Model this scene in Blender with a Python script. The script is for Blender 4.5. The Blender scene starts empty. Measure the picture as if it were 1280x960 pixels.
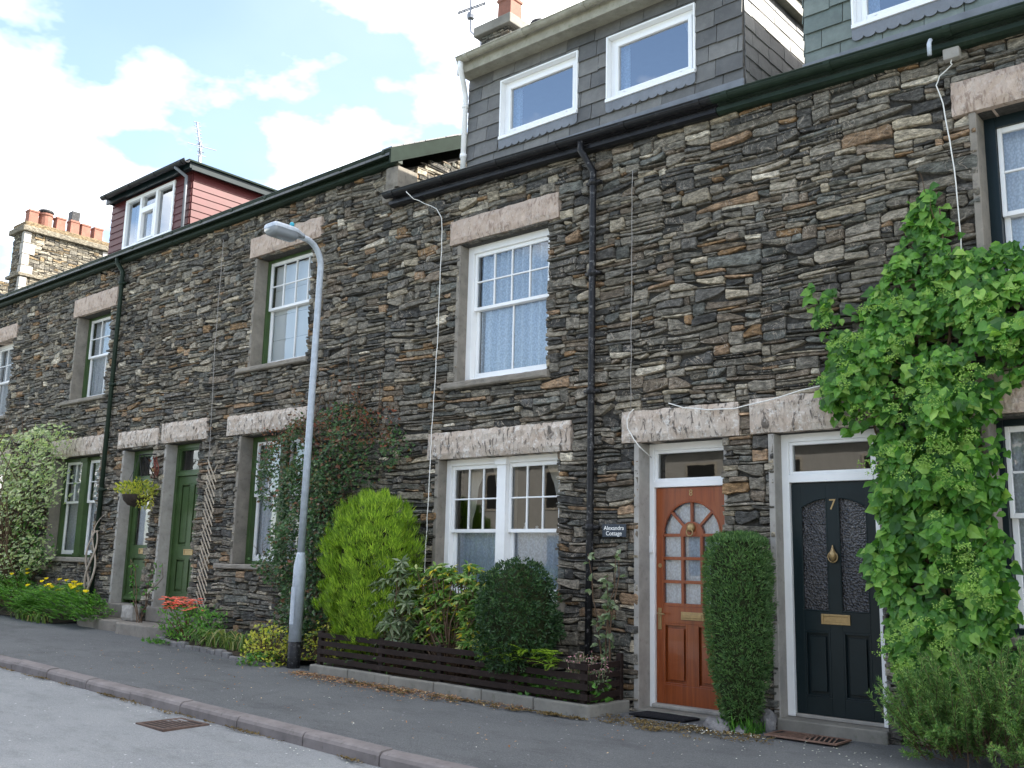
import bpy, bmesh, math, random
from mathutils import Vector, Matrix, noise
R=random.Random(7)
U=R.uniform
S=bpy.context.scene
COL=S.collection
V=Vector
def sm(a,b,x):
    t=min(1,max(0,(x-a)/(b-a))); return t*t*(3-2*t)
def zg(x,y=0.0):
    g=0.05+0.02*max(0.0,-(x+5.3))+0.012*max(0.0,min(x+5.0,2.5))
    if x<-25: g=0.05+0.02*19.7
    return g+0.02*y
# ------------------------------------------------------------------ objects
ORG={}
def thing(name,label,cat,loc=(0,0,0),group=None):
    o=bpy.data.objects.new(name,None); COL.objects.link(o); o.location=loc
    o.empty_display_size=.2
    o['label']=label;o['category']=cat
    if group:o['group']=group
    ORG[o.name]=V(loc); return o
def tag(o,label,cat,group=None,kind=None):
    if label:o['label']=label
    if cat:o['category']=cat
    if group:o['group']=group
    if kind:o['kind']=kind
    return o
class MB:
    def __init__(s): s.v=[];s.f=[];s.m=[]
    def add(s,vs,fs,mat=0):
        n=len(s.v); s.v+= [tuple(p) for p in vs]
        for f in fs: s.f.append(tuple(i+n for i in f)); s.m.append(mat)
    def box(s,x0,x1,y0,y1,z0,z1,mat=0):
        s.add([(x0,y0,z0),(x1,y0,z0),(x1,y1,z0),(x0,y1,z0),(x0,y0,z1),(x1,y0,z1),(x1,y1,z1),(x0,y1,z1)],
          [(0,3,2,1),(4,5,6,7),(0,1,5,4),(1,2,6,5),(2,3,7,6),(3,0,4,7)],mat); return s
    def obox(s,o,u,v,n,mat=0):
        o,u,v,n=map(V,(o,u,v,n))
        P=[o,o+u,o+u+v,o+v]; Q=[p+n for p in P]
        fs=[(3,2,1,0),(4,5,6,7),(0,1,5,4),(1,2,6,5),(2,3,7,6),(3,0,4,7)]
        if u.cross(v).dot(n)<0: fs=[f[::-1] for f in fs]
        s.add(P+Q,fs,mat); return s
    def tube(s,pts,r,n=8,mat=0,caps=True):
        pts=[V(p) for p in pts]
        rs=r if isinstance(r,(list,tuple)) else [r]*len(pts)
        d=(pts[1]-pts[0]).normalized()
        a=d.orthogonal().normalized(); vs=[];k=len(pts)
        for i,p in enumerate(pts):
            if i==0: t=pts[1]-pts[0]
            elif i==k-1: t=pts[-1]-pts[-2]
            else: t=(pts[i+1]-p).normalized()+(p-pts[i-1]).normalized()
            if t.length<1e-9: t=d
            t.normalize(); a=(a-t*a.dot(t))
            if a.length<1e-6:a=t.orthogonal()
            a.normalize(); b=t.cross(a)
            for j in range(n):
                c=2*math.pi*j/n; vs.append(p+(a*math.cos(c)+b*math.sin(c))*rs[i])
        fs=[]
        for i in range(k-1):
            for j in range(n):
                q=(j+1)%n; fs.append((i*n+j,i*n+q,(i+1)*n+q,(i+1)*n+j))
        if caps: fs+= [tuple(range(n))[::-1],tuple(range((k-1)*n,k*n))]
        s.add(vs,fs,mat); return s
    def lathe(s,c,prof,n=16,mat=0):
        vs=[];c=V(c)
        for r,z in prof:
            for j in range(n):
                a=2*math.pi*j/n; vs.append(c+V((r*math.cos(a),r*math.sin(a),z)))
        fs=[]
        for i in range(len(prof)-1):
            for j in range(n):
                q=(j+1)%n; fs.append((i*n+j,i*n+q,(i+1)*n+q,(i+1)*n+j))
        fs+= [tuple(range(n))[::-1],tuple(range((len(prof)-1)*n,len(prof)*n))]
        s.add(vs,fs,mat); return s
    def prof_x(s,x0,x1,pts,mat=0,dz=0.0):   # extrude yz outline along x
        n=len(pts)
        a=[(x0,p[0],p[1]) for p in pts]+[(x1,p[0],p[1]+dz) for p in pts]
        fs=[(i,(i+1)%n,n+(i+1)%n,n+i) for i in range(n)]+[tuple(range(n))[::-1],tuple(range(n,2*n))]
        s.add(a,fs,mat); return s
    def build(s,name,mats,parent=None,smooth=False,bevel=0.0,recalc=False):
        me=bpy.data.meshes.new(name)
        off=ORG.get(parent.name,V()) if parent else V()
        me.from_pydata([(p[0]-off.x,p[1]-off.y,p[2]-off.z) for p in s.v],[],s.f)
        if not isinstance(mats,(list,tuple)): mats=[mats]
        for m in mats: me.materials.append(m)
        if len(mats)>1: me.polygons.foreach_set('material_index',s.m)
        if smooth: me.polygons.foreach_set('use_smooth',[True]*len(s.f))
        if recalc:
            b=bmesh.new();b.from_mesh(me);bmesh.ops.recalc_face_normals(b,faces=b.faces);b.to_mesh(me);b.free()
        me.update()
        o=bpy.data.objects.new(name,me); COL.objects.link(o)
        if parent: o.parent=parent
        ORG[o.name]=off
        if bevel:
            md=o.modifiers.new('bevel','BEVEL');md.width=bevel;md.segments=2;md.limit_method='ANGLE';md.angle_limit=.7
        return o
# ------------------------------------------------------------------ materials
class N:
    def __init__(s,name):
        s.mat=bpy.data.materials.new(name);s.mat.use_nodes=True;s.t=s.mat.node_tree;s.n=s.t.nodes
        s.b=s.n['Principled BSDF'];s.out=s.n['Material Output']
    def node(s,ty,**k):
        x=s.n.new(ty)
        for a,v in k.items(): setattr(x,a,v)
        return x
    def link(s,a,b): s.t.links.new(a,b)
    def co(s,kind='Object',scale=None,rot=None):
        c=s.node('ShaderNodeTexCoord').outputs[kind]
        if scale:
            m=s.node('ShaderNodeMapping');m.inputs['Scale'].default_value=scale
            if rot:m.inputs['Rotation'].default_value=rot
            s.link(c,m.inputs[0]);c=m.outputs[0]
        return c
    def noise(s,scale,detail=4,rough=.6,vec=None,dist=0.0):
        x=s.node('ShaderNodeTexNoise');x.inputs['Scale'].default_value=scale;x.inputs['Detail'].default_value=detail
        x.inputs['Roughness'].default_value=rough;x.inputs['Distortion'].default_value=dist
        s.link(vec if vec is not None else s.co(),x.inputs['Vector']);return x.outputs['Fac']
    def ramp(s,fac,stops,interp='LINEAR'):
        r=s.node('ShaderNodeValToRGB');e=r.color_ramp.elements;r.color_ramp.interpolation=interp
        while len(e)>1:e.remove(e[-1])
        for i,(p,c) in enumerate(stops):
            if not isinstance(c,(tuple,list)): c=(c,c,c)
            if i==0: e[0].position=p;q=e[0]
            else:q=e.new(p)
            q.color=(c[0],c[1],c[2],1)
        s.link(fac,r.inputs[0]);return r.outputs[0]
    def mix(s,fac,a,b,mode='MIX'):
        m=s.node('ShaderNodeMix',data_type='RGBA',blend_type=mode)
        for v,i in ((fac,0),(a,6),(b,7)):
            if isinstance(v,(int,float)): m.inputs[i].default_value=v
            elif isinstance(v,(tuple,list)): m.inputs[i].default_value=(v[0],v[1],v[2],1)
            else: s.link(v,m.inputs[i])
        return m.outputs[2]
    def math(s,op,a,b=None):
        m=s.node('ShaderNodeMath',operation=op)
        for i,v in enumerate((a,b)):
            if v is None: continue
            if isinstance(v,(int,float)):m.inputs[i].default_value=v
            else:s.link(v,m.inputs[i])
        return m.outputs[0]
    def rnd(s): return s.node('ShaderNodeNewGeometry').outputs['Random Per Island']
    def bump(s,h,strength=.5,dist=.01,prev=None):
        b=s.node('ShaderNodeBump');b.inputs['Strength'].default_value=strength;b.inputs['Distance'].default_value=dist
        s.link(h,b.inputs['Height'])
        if prev is not None:s.link(prev,b.inputs['Normal'])
        s.link(b.outputs[0],s.b.inputs['Normal']);return b.outputs[0]
    def base(s,c):
        if isinstance(c,(tuple,list)): s.b.inputs['Base Color'].default_value=(c[0],c[1],c[2],1)
        else:s.link(c,s.b.inputs['Base Color'])
    def set(s,**k):
        for a,v in k.items():
            i=s.b.inputs[a.replace('_',' ')]
            if isinstance(v,(int,float)):i.default_value=v
            else:s.link(v,i)
def painted(name,col,rough=.45,var=.12,bump=.1,dirt=None,scale=6,metal=0.0):
    n=N(name);c=tuple(col)
    f=n.noise(scale,5,.65)
    a=n.mix(n.ramp(f,[(.3,0),(.75,1)]),tuple(x*(1-var) for x in c),tuple(min(.95,x*(1+var*.6)) for x in c))
    if dirt: 
        g=n.ramp(n.noise(scale*3.1,6,.7),[(.56,0),(.72,.75)])
        a=n.mix(g,a,dirt)
    n.base(a); n.set(Roughness=rough,Metallic=metal,Specular_IOR_Level=.22 if not metal else .5)
    n.bump(n.noise(scale*14,3),bump,.002)
    return n.mat
M={}
def mk_stone(name,stops,lichen=.5,marks=True):
    n=N(name); r=n.rnd()
    col=n.ramp(r,stops,'CONSTANT')
    w=n.node('ShaderNodeTexWhiteNoise',noise_dimensions='1D');n.link(r,w.inputs['W'])
    vc=n.co('Object',(1,1,2.6))
    f=n.noise(13,7,.75,vc)
    col=n.mix(1.0,col,n.ramp(f,[(.32,.30),(.5,1.0),(.70,2.3)]),'MULTIPLY')
    col=n.mix(1.0,col,n.ramp(w.outputs['Value'],[(0,.72),(1,1.22)]),'MULTIPLY')
    f2=n.noise(34,5,.7,vc)
    col=n.mix(n.ramp(f2,[(.52,0),(.68,.7)]),col,(.035,.033,.032))
    f3=n.noise(21,5,.75)
    col=n.mix(n.ramp(f3,[(.6,0),(.72,lichen)]),col,(.40,.37,.32))
    big=n.noise(.55,3,.6)
    col=n.mix(n.ramp(big,[(.45,0),(.75,.3)]),col,(.05,.047,.045))
    if marks:   # pale scars of old creeper roots
        nv=n.noise(5.5,3,.6,n.co('Object',(1,1,.8)),1.2)
        ln=n.ramp(n.math('ABSOLUTE',n.math('SUBTRACT',nv,.5)),[(.0,1),(.006,.8),(.012,0)])
        msk=n.ramp(n.noise(.8,2),[(.44,0),(.56,.9)])
        col=n.mix(n.math('MULTIPLY',ln,msk),col,(.42,.36,.29))
    n.base(col);n.set(Roughness=.88,Specular_IOR_Level=.12)
    h=n.noise(26,6,.7,n.co('Object',(1,1,3.2)))
    b=n.bump(h,1.0,.02)
    n.bump(n.noise(95,4,.7),.6,.004,b)
    return n.mat
G0=[(0,(0.1135,0.107,0.0954)),(0.13,(0.1702,0.157,0.1307)),(0.31,(0.2218,0.2,0.1622)),(0.47,(0.0825,0.08,0.0744)),(0.56,(0.2682,0.237,0.186)),(0.68,(0.1857,0.15,0.1126)),(0.78,(0.1444,0.145,0.1278)),(0.86,(0.361,0.31,0.229)),(0.925,(0.2682,0.17,0.0906)),(0.955,(0.5157,0.46,0.3625)),(0.98,(0.3197,0.215,0.1336))]
M['stone']=mk_stone('rubble slate stone',G0)
M['stone_pale']=mk_stone('buff rubble stone',[(0,(.17,.15,.115)),(.2,(.22,.195,.15)),(.4,(.13,.12,.10)),(.6,(.20,.15,.09)),(.75,(.27,.245,.195)),(.9,(.11,.10,.085))],.4,False)
def mk_mortar():
    n=N('dark mortar');n.base(n.ramp(n.noise(30,5),[(.3,(.025,.024,.022)),(.8,(.09,.083,.073))]));n.set(Roughness=.95)
    n.bump(n.noise(50,5),.8,.02);return n.mat
M['mortar']=mk_mortar()
def mk_lintel(name,a,b,dark,amt):
    wl=.75 if amt>.8 else .25
    n=N(name);f=n.noise(5,5,.6)
    c=n.mix(n.ramp(f,[(.3,0),(.7,1)]),a,b)
    v=n.node('ShaderNodeTexVoronoi',feature='F1');n.link(n.co('Object',(26,26,15)),v.inputs['Vector']);v.inputs['Scale'].default_value=1
    nz=n.noise(13,5,.68,n.co('Object',(1.7,1,.62),(0,.65,0)),.7)
    c=n.mix(n.ramp(nz,[(.53,0),(.62,amt)]),c,dark)
    c=n.mix(n.ramp(n.noise(14,6,.8),[(.54,0),(.61,wl)]),c,(.74,.70,.65))
    n.base(c);n.set(Roughness=.95,Specular_IOR_Level=.12)
    b1=n.bump(nz,1.0,.035);n.bump(n.noise(70,4),.5,.006,b1);return n.mat
M['lintel']=mk_lintel('pink dressed lintel stone',(.47,.365,.295),(.58,.47,.39),(.24,.17,.135),.7)
M['lintel_weathered']=mk_lintel('weathered lintel stone',(.46,.365,.29),(.60,.53,.46),(.10,.088,.077),.9)
M['jamb']=painted('grey brown jamb stone',(.25,.225,.19),.9,.3,.6,(.10,.09,.08),5)
M['jamb_pale']=painted('grey cement jamb',(.36,.34,.31),.9,.25,.6,(.2,.18,.16),5)
M['white']=painted('white gloss paint',(.86,.86,.85),.35,.05,.08)
M['upvc']=painted('white plastic frame',(.85,.86,.87),.3,.02,.02)
M['green']=painted('dark green gloss paint',(.052,.092,.032),.35,.25,.15)
M['pipegreen']=painted('dark green gutter paint',(.015,.028,.018),.5,.35,.2,(.035,.045,.032))
M['verge']=painted('dark green verge board paint',(.014,.024,.018),.9,.3,.2)
M['black']=painted('black gutter paint',(.014,.014,.016),.35,.3,.2,(.05,.05,.05),4)
M['blackflake']=painted('flaking black pipe paint',(.016,.016,.018),.4,.3,.5,(.30,.29,.29),8)
M['bluegreen']=painted('blackish green door paint',(.010,.019,.022),.33,.2,.1)
M['cream']=painted('weathered cream gutter',(.34,.325,.265),.6,.25,.3,(.16,.18,.10),7)
M['lead']=painted('grey lead flashing',(.19,.205,.23),.5,.2,.3,(.15,.15,.17))
M['concrete']=painted('weathered concrete',(.22,.21,.185),.92,.3,.7,(.10,.11,.08),4)
M['step']=painted('worn step stone',(.22,.20,.175),.9,.3,.6,(.11,.10,.08),4)
M['brass']=painted('brass fittings',(.40,.28,.13),.38,.2,.15,(.18,.12,.06),30,.5)
M['dark']=painted('dark slot',(.008,.008,.008),.7,.1,.1)
M['terracotta']=painted('orange clay pot',(.25,.115,.085),.8,.25,.3,(.25,.13,.1),8)
M['galv']=painted('galvanised steel',(.42,.47,.53),.55,.22,.25,(.30,.34,.39),14,.1)
M['blackpaint']=painted('chipped black post paint',(.018,.018,.02),.5,.3,.4,(.22,.22,.23),11)
M['cable']=painted('white cable plastic',(.75,.74,.70),.5,.08,.1)
M['cablegrey']=painted('grey thin cable',(.3,.28,.26),.6,.1,.1)
M['aerial']=painted('grey aerial metal',(.22,.23,.26),.45,.15,.1,None,10,.6)
M['rubber']=painted('black rubber mat',(.014,.014,.017),.85,.2,1.0,(.03,.03,.035),40)
M['coir']=painted('brown iron grid mat',(.20,.125,.095),.85,.3,.8,(.08,.05,.04),20)
M['rust']=painted('rusty iron grate',(.11,.075,.062),.8,.3,.7,(.07,.045,.04),20)
M['fence']=painted('dark brown stained timber',(.020,.012,.010),.75,.35,.5,(.06,.045,.038),6)
M['trellis']=painted('weathered pale lath',(.42,.36,.28),.85,.2,.4)
M['twig']=painted('brown twig bark',(.13,.085,.055),.9,.3,.6,None,12)
M['redtwig']=painted('reddish twig',(.15,.045,.032),.8,.3,.3,None,12)
M['paletwig']=painted('pale grey bark',(.40,.34,.28),.9,.25,.5,None,12)
M['soil']=painted('dark garden soil',(.045,.033,.024),.98,.4,1.0,(.09,.065,.05),9)
M['interior']=painted('dim room plaster',(.22,.20,.18),.9,.1,.1)
M['rock']=painted('grey boulder',(.17,.165,.165),.9,.35,.9,(.32,.31,.30),7)
M['sign']=painted('dark slate sign',(.045,.055,.07),.45,.2,.2)
M['signtext']=painted('white sign lettering',(.85,.85,.82),.5,.03,.05)
M['wicker']=painted('dark basket liner',(.045,.035,.028),.95,.4,1.0,(.1,.08,.06),20)
M['redboard']=painted('red timber cladding',(.085,.016,.017),.5,.15,.15,None,4)
M['render']=painted('grey stone front',(.22,.21,.195),.9,.15,.3)
def mk_wood():
    n=N('varnished orange timber')
    f=n.noise(2.2,6,.65,n.co('Object',(14,14,.9)),.6)
    c=n.ramp(f,[(.25,(.15,.032,.007)),(.5,(.245,.053,.011)),(.75,(.31,.078,.017))])
    n.base(c);n.set(Roughness=.32,Coat_Weight=.3);n.bump(f,.12,.003);return n.mat
M['wood']=mk_wood()
def mk_slate(name,stops):
    n=N(name);c=n.ramp(n.rnd(),stops)
    c=n.mix(1.0,c,n.ramp(n.noise(6,6,.7),[(.3,.75),(.75,1.3)]),'MULTIPLY')
    c=n.mix(n.ramp(n.noise(18,5,.75),[(.6,0),(.75,.4)]),c,(.25,.26,.22))
    n.base(c);n.set(Roughness=.55);n.bump(n.noise(30,6,.7,n.co('Object',(1,1,.5))),.5,.006);return n.mat
M['slate']=mk_slate('grey slate hanging',[(0,(.08,.08,.078)),(.5,(.118,.116,.11)),(1,(.165,.16,.148))])
M['slategreen']=mk_slate('green slate hanging',[(0,(.105,.135,.125)),(.5,(.14,.17,.155)),(1,(.17,.20,.18))])
def mk_roof():
    n=N('roof slates');br=n.node('ShaderNodeTexBrick')
    br.inputs['Scale'].default_value=4;br.inputs['Color1'].default_value=(.09,.095,.1,1);br.inputs['Color2'].default_value=(.14,.14,.14,1);br.inputs['Mortar'].default_value=(.03,.03,.03,1)
    br.inputs['Mortar Size'].default_value=.015
    n.link(n.co(),br.inputs['Vector']);c=n.mix(n.ramp(n.noise(5,5),[(.5,0),(.7,.5)]),br.outputs['Color'],(.09,.11,.05))
    n.base(c);n.set(Roughness=.6);n.bump(br.outputs['Fac'],-.5,.02);return n.mat
M['roof']=mk_roof()
def mk_asphalt(name,a,b,speck):
    n=N(name)
    c=n.mix(n.ramp(n.noise(.7,5,.6),[(.3,0),(.7,1)]),a,b)
    c=n.mix(n.ramp(n.noise(75,3,.8),[(.50,.0),(.64,.85)]),c,speck)
    c=n.mix(n.ramp(n.noise(90,3,.8,n.co('Object',(1,1.1,1))),[(.34,.7),(.46,.0)]),c,tuple(x*.55 for x in a))
    c=n.mix(n.ramp(n.noise(1.6,7,.75,n.co('Object',(.7,1.5,1))),[(.50,0),(.70,.6)]),c,tuple(x*.62 for x in a))
    c=n.mix(n.ramp(n.noise(5,6,.8),[(.58,0),(.75,.5)]),c,(b[0]*1.25,b[1]*1.2,b[2]*1.1))
    v=n.node('ShaderNodeTexVoronoi',feature='F1');v.inputs['Scale'].default_value=7;n.link(n.co(),v.inputs['Vector'])
    c=n.mix(n.ramp(v.outputs['Distance'],[(.05,.9),(.075,0)]),c,tuple(min(.6,x*1.9) for x in speck))
    cr=n.ramp(n.math('ABSOLUTE',n.math('SUBTRACT',n.noise(.55,5,.6,None,.6),.5)),[(0,1),(.004,0)])
    c=n.mix(n.math('MULTIPLY',cr,.18),c,(.04,.04,.04))
    n.base(c);n.set(Roughness=.92,Specular_IOR_Level=.2)
    b1=n.bump(n.noise(80,3,.7),.9,.012);n.bump(n.noise(3,4),.25,.03,b1);return n.mat
M['pavement']=mk_asphalt('pavement tarmac',(.092,.097,.101),(.128,.133,.137),(.175,.18,.185))
M['road']=mk_asphalt('worn road tarmac',(.195,.205,.212),(.25,.26,.266),(.32,.325,.33))
M['kerb']=painted('kerb stone',(.19,.172,.17),.9,.3,.7,(.08,.075,.07),4)
M['ground']=painted('far ground',(.07,.09,.04),.95,.3,.5,None,.5)
def mk_glass(name,lo,tint=(1,1,1)):
    n=N(name);n.n.remove(n.b)
    lw=n.node('ShaderNodeFresnel');lw.inputs['IOR'].default_value=1.5
    f=n.math('MAXIMUM',n.math('MULTIPLY',lw.outputs[0],1.7),lo)
    t=n.node('ShaderNodeBsdfTransparent');t.inputs[0].default_value=(.9*tint[0],.92*tint[1],.92*tint[2],1)
    g=n.node('ShaderNodeBsdfGlossy');g.inputs['Roughness'].default_value=.012
    bp=n.node('ShaderNodeBump');bp.inputs['Strength'].default_value=.06;bp.inputs['Distance'].default_value=.004
    n.link(n.noise(2.5,2),bp.inputs['Height']);n.link(bp.outputs[0],g.inputs['Normal'])
    m=n.node('ShaderNodeMixShader');n.link(f,m.inputs[0]);n.link(t.outputs[0],m.inputs[1]);n.link(g.outputs[0],m.inputs[2]);n.link(m.outputs[0],n.out.inputs[0])
    return n.mat
M['glass']=mk_glass('window glass',.15)
M['glass_dormer']=mk_glass('dormer glass',.42,(.8,.9,1))
def mk_obscure():
    n=N('obscure patterned glass')
    v=n.node('ShaderNodeTexVoronoi');v.inputs['Scale'].default_value=55;n.link(n.co(),v.inputs['Vector'])
    f=n.noise(55,4,.8)
    n.base(n.ramp(f,[(.38,(.012,.012,.013)),(.55,(.05,.047,.047)),(.68,(.15,.138,.138))]));n.set(Roughness=.12)
    n.bump(v.outputs['Distance'],.8,.012);return n.mat
M['obscure']=mk_obscure()
def mk_fabric(name,a,b,lace=0,alpha=1.0):
    n=N(name)
    c=n.mix(n.noise(6,3),a,b)
    if lace:
        v=n.node('ShaderNodeTexVoronoi',feature='F1');v.inputs['Scale'].default_value=lace;n.link(n.co('Object',(1,1,.7)),v.inputs['Vector'])
        c=n.mix(n.ramp(v.outputs['Distance'],[(.35,0),(.65,.38)]),c,tuple(x*.45 for x in a))
    n.base(c);n.set(Roughness=.9);return n.mat
M['lace']=mk_fabric('pale blue lace curtain',(.70,.78,.90),(.80,.86,.93),60)
M['lacewhite']=mk_fabric('white lace net',(.82,.84,.88),(.78,.80,.84),60)
M['drape']=mk_fabric('cream drape',(.60,.55,.46),(.68,.63,.55))
M['blind']=mk_fabric('white blind',(.88,.88,.87),(.85,.85,.84))
def mk_leaf(name,stops,rough=.45,trans=.35,bump=False):
    n=N(name)
    c=n.ramp(n.rnd(),stops)
    c=n.mix(1.0,c,n.ramp(n.noise(7,3),[(.3,.8),(.7,1.2)]),'MULTIPLY')
    n.base(c);n.set(Roughness=rough,Specular_IOR_Level=.35)
    t=n.node('ShaderNodeBsdfTranslucent');n.link(n.mix(1.0,c,(1.3,1.5,.6),'MULTIPLY'),t.inputs[0])
    m=n.node('ShaderNodeMixShader');m.inputs[0].default_value=trans
    n.link(n.b.outputs[0],m.inputs[1]);n.link(t.outputs[0],m.inputs[2]);n.link(m.outputs[0],n.out.inputs[0]);return n.mat
L=lambda nm,st,r=.45,t=.35: mk_leaf(nm,st,r,t)
M['hyd']=L('climbing hydrangea leaf',[(0,(.03,.10,.018)),(.45,(.08,.22,.034)),(.8,(.17,.36,.06)),(1,(.31,.48,.11))])
M['umbel']=L('lime flower heads',[(0,(.17,.31,.055)),(1,(.31,.45,.11))],.7)
M['gold']=L('golden conifer spray',[(0,(.085,.17,.015)),(.5,(.20,.33,.028)),(1,(.40,.54,.055))],.6,.3)
M['yew']=L('dark evergreen leaf',[(0,(.018,.048,.018)),(.6,(.034,.08,.028)),(1,(.065,.125,.04))],.4,.2)
M['hedge']=L('clipped hedge leaf',[(0,(.045,.105,.035)),(.6,(.095,.185,.06)),(1,(.17,.28,.10))],.5,.3)
M['pieris']=L('grey green leaf',[(0,(.10,.15,.065)),(.6,(.20,.26,.14)),(1,(.38,.42,.29))],.4,.25)
M['varieg']=L('variegated leaf',[(0,(.07,.17,.04)),(.45,(.15,.27,.06)),(.72,(.27,.38,.12)),(.86,(.50,.54,.27)),(.93,(.55,.46,.05)),(1,(.62,.48,.03))],.45)
M['euon']=L('yellow euonymus leaf',[(0,(.07,.15,.03)),(.3,(.3,.34,.05)),(1,(.58,.52,.08))],.45)
M['coton']=L('dark glossy leaf',[(0,(.024,.062,.02)),(.5,(.048,.11,.034)),(.84,(.09,.17,.055)),(.92,(.16,.13,.055)),(1,(.22,.09,.055))],.35,.2)
M['silver']=L('cream edged leaf',[(0,(.14,.21,.09)),(.3,(.32,.40,.20)),(.6,(.44,.50,.28)),(1,(.60,.62,.42))],.5)
M['poppyleaf']=L('bright green ferny leaf',[(0,(.06,.17,.03)),(.6,(.11,.27,.045)),(1,(.2,.38,.07))],.5)
M['redleaf']=L('reddish young leaf',[(0,(.06,.045,.02)),(.5,(.13,.06,.03)),(1,(.26,.07,.04))],.5)
M['strap']=L('strap leaf',[(0,(.06,.13,.03)),(.55,(.14,.22,.06)),(.85,(.33,.33,.14)),(1,(.42,.32,.16))],.5)
M['rosemary']=L('rosemary needle',[(0,(.065,.15,.045)),(.55,(.14,.26,.075)),(.95,(.26,.40,.13)),(1,(.26,.20,.10))],.6)
M['weed']=L('ivy and weed leaf',[(0,(.04,.12,.02)),(1,(.12,.28,.05))],.45)
M['yellowfl']=L('yellow petals',[(0,(.75,.55,.02)),(1,(.85,.68,.04))],.6)
M['pinkfl']=L('coral pink petals',[(0,(.70,.10,.10)),(1,(.85,.25,.20))],.6)
M['heather']=L('pale pink petals',[(0,(.45,.18,.25)),(1,(.7,.42,.47))],.6)
M['litter']=L('dry brown leaf',[(0,(.20,.09,.045)),(.6,(.33,.17,.08)),(1,(.52,.40,.24))],.8,.1)
M['petal']=L('fallen white petal',[(0,(.75,.73,.68)),(1,(.85,.85,.82))],.7,.2)
M['moss']=painted('sandy moss',(.17,.12,.05),.98,.5,1.0,(.12,.13,.03),9)
# ------------------------------------------------------------------ stone packing
def pack(x0,x1,z0,z1,k=1.0,seed=1,top=None):
    r=random.Random(seed);dx=.02
    n=int(round((x1-x0)/dx));h=[z0+r.uniform(0,.05)*0 for _ in range(n)];out=[]
    def seg():
        m=min(h);i=h.index(m);j=i
        while j<n and abs(h[j]-m)<1e-6:j+=1
        return i,j,m
    for _ in range(60000):
        i,j,m=seg()
        if m>=z1-1e-6:break
        w=(j-i)*dx
        t=r.random()
        lw=k*(r.uniform(.08,.2) if t<.22 else r.uniform(.18,.38) if t<.75 else r.uniform(.35,.68))
        if w<lw*1.35: lw=w
        nn=max(1,min(j-i,int(lw/dx)))
        if (j-i)-nn<3: nn=j-i
        t=r.random();hh=k*(r.uniform(.022,.045) if t<.32 else r.uniform(.04,.085) if t<.8 else r.uniform(.08,.15))
        if nn*dx<.12*k: hh=min(hh,nn*dx*.9+.012)
        left=nn<(j-i)
        start=i
        if left and r.random()<.5: start=j-nn
        # align with a neighbour
        for q in (start-1,start+nn):
            if 0<=q<n and 0<h[q]-m<hh+.022 and h[q]-m>.018*k and abs(h[q]-m-hh)<.022: hh=h[q]-m
        t2=m+hh
        if z1-t2<.02:t2=z1
        out.append((x0+start*dx,x0+(start+nn)*dx,m,t2))
        for q in range(start,start+nn):h[q]=t2
    return out
def subtract(rs,obs):
    for (a,b,c,d) in obs:
        new=[]
        for s in rs:
            x0,x1,z0,z1=s
            if x1<=a or x0>=b or z1<=c or z0>=d: new.append(s);continue
            if x0<a-.025:new.append((x0,a,z0,z1))
            if x1>b+.025:new.append((b,x1,z0,z1))
            xa,xb=max(x0,a),min(x1,b)
            if z0<c-.015:new.append((xa,xb,z0,c))
            if z1>d+.015:new.append((xa,xb,d,z1))
        rs=new
    return rs
def wob(x,z):
    a=noise.noise(V((x*.9,z*1.7,3.1)));b=noise.noise(V((x*2.7,z*3.9,9.7)))
    return a*.045+b*.022
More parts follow.
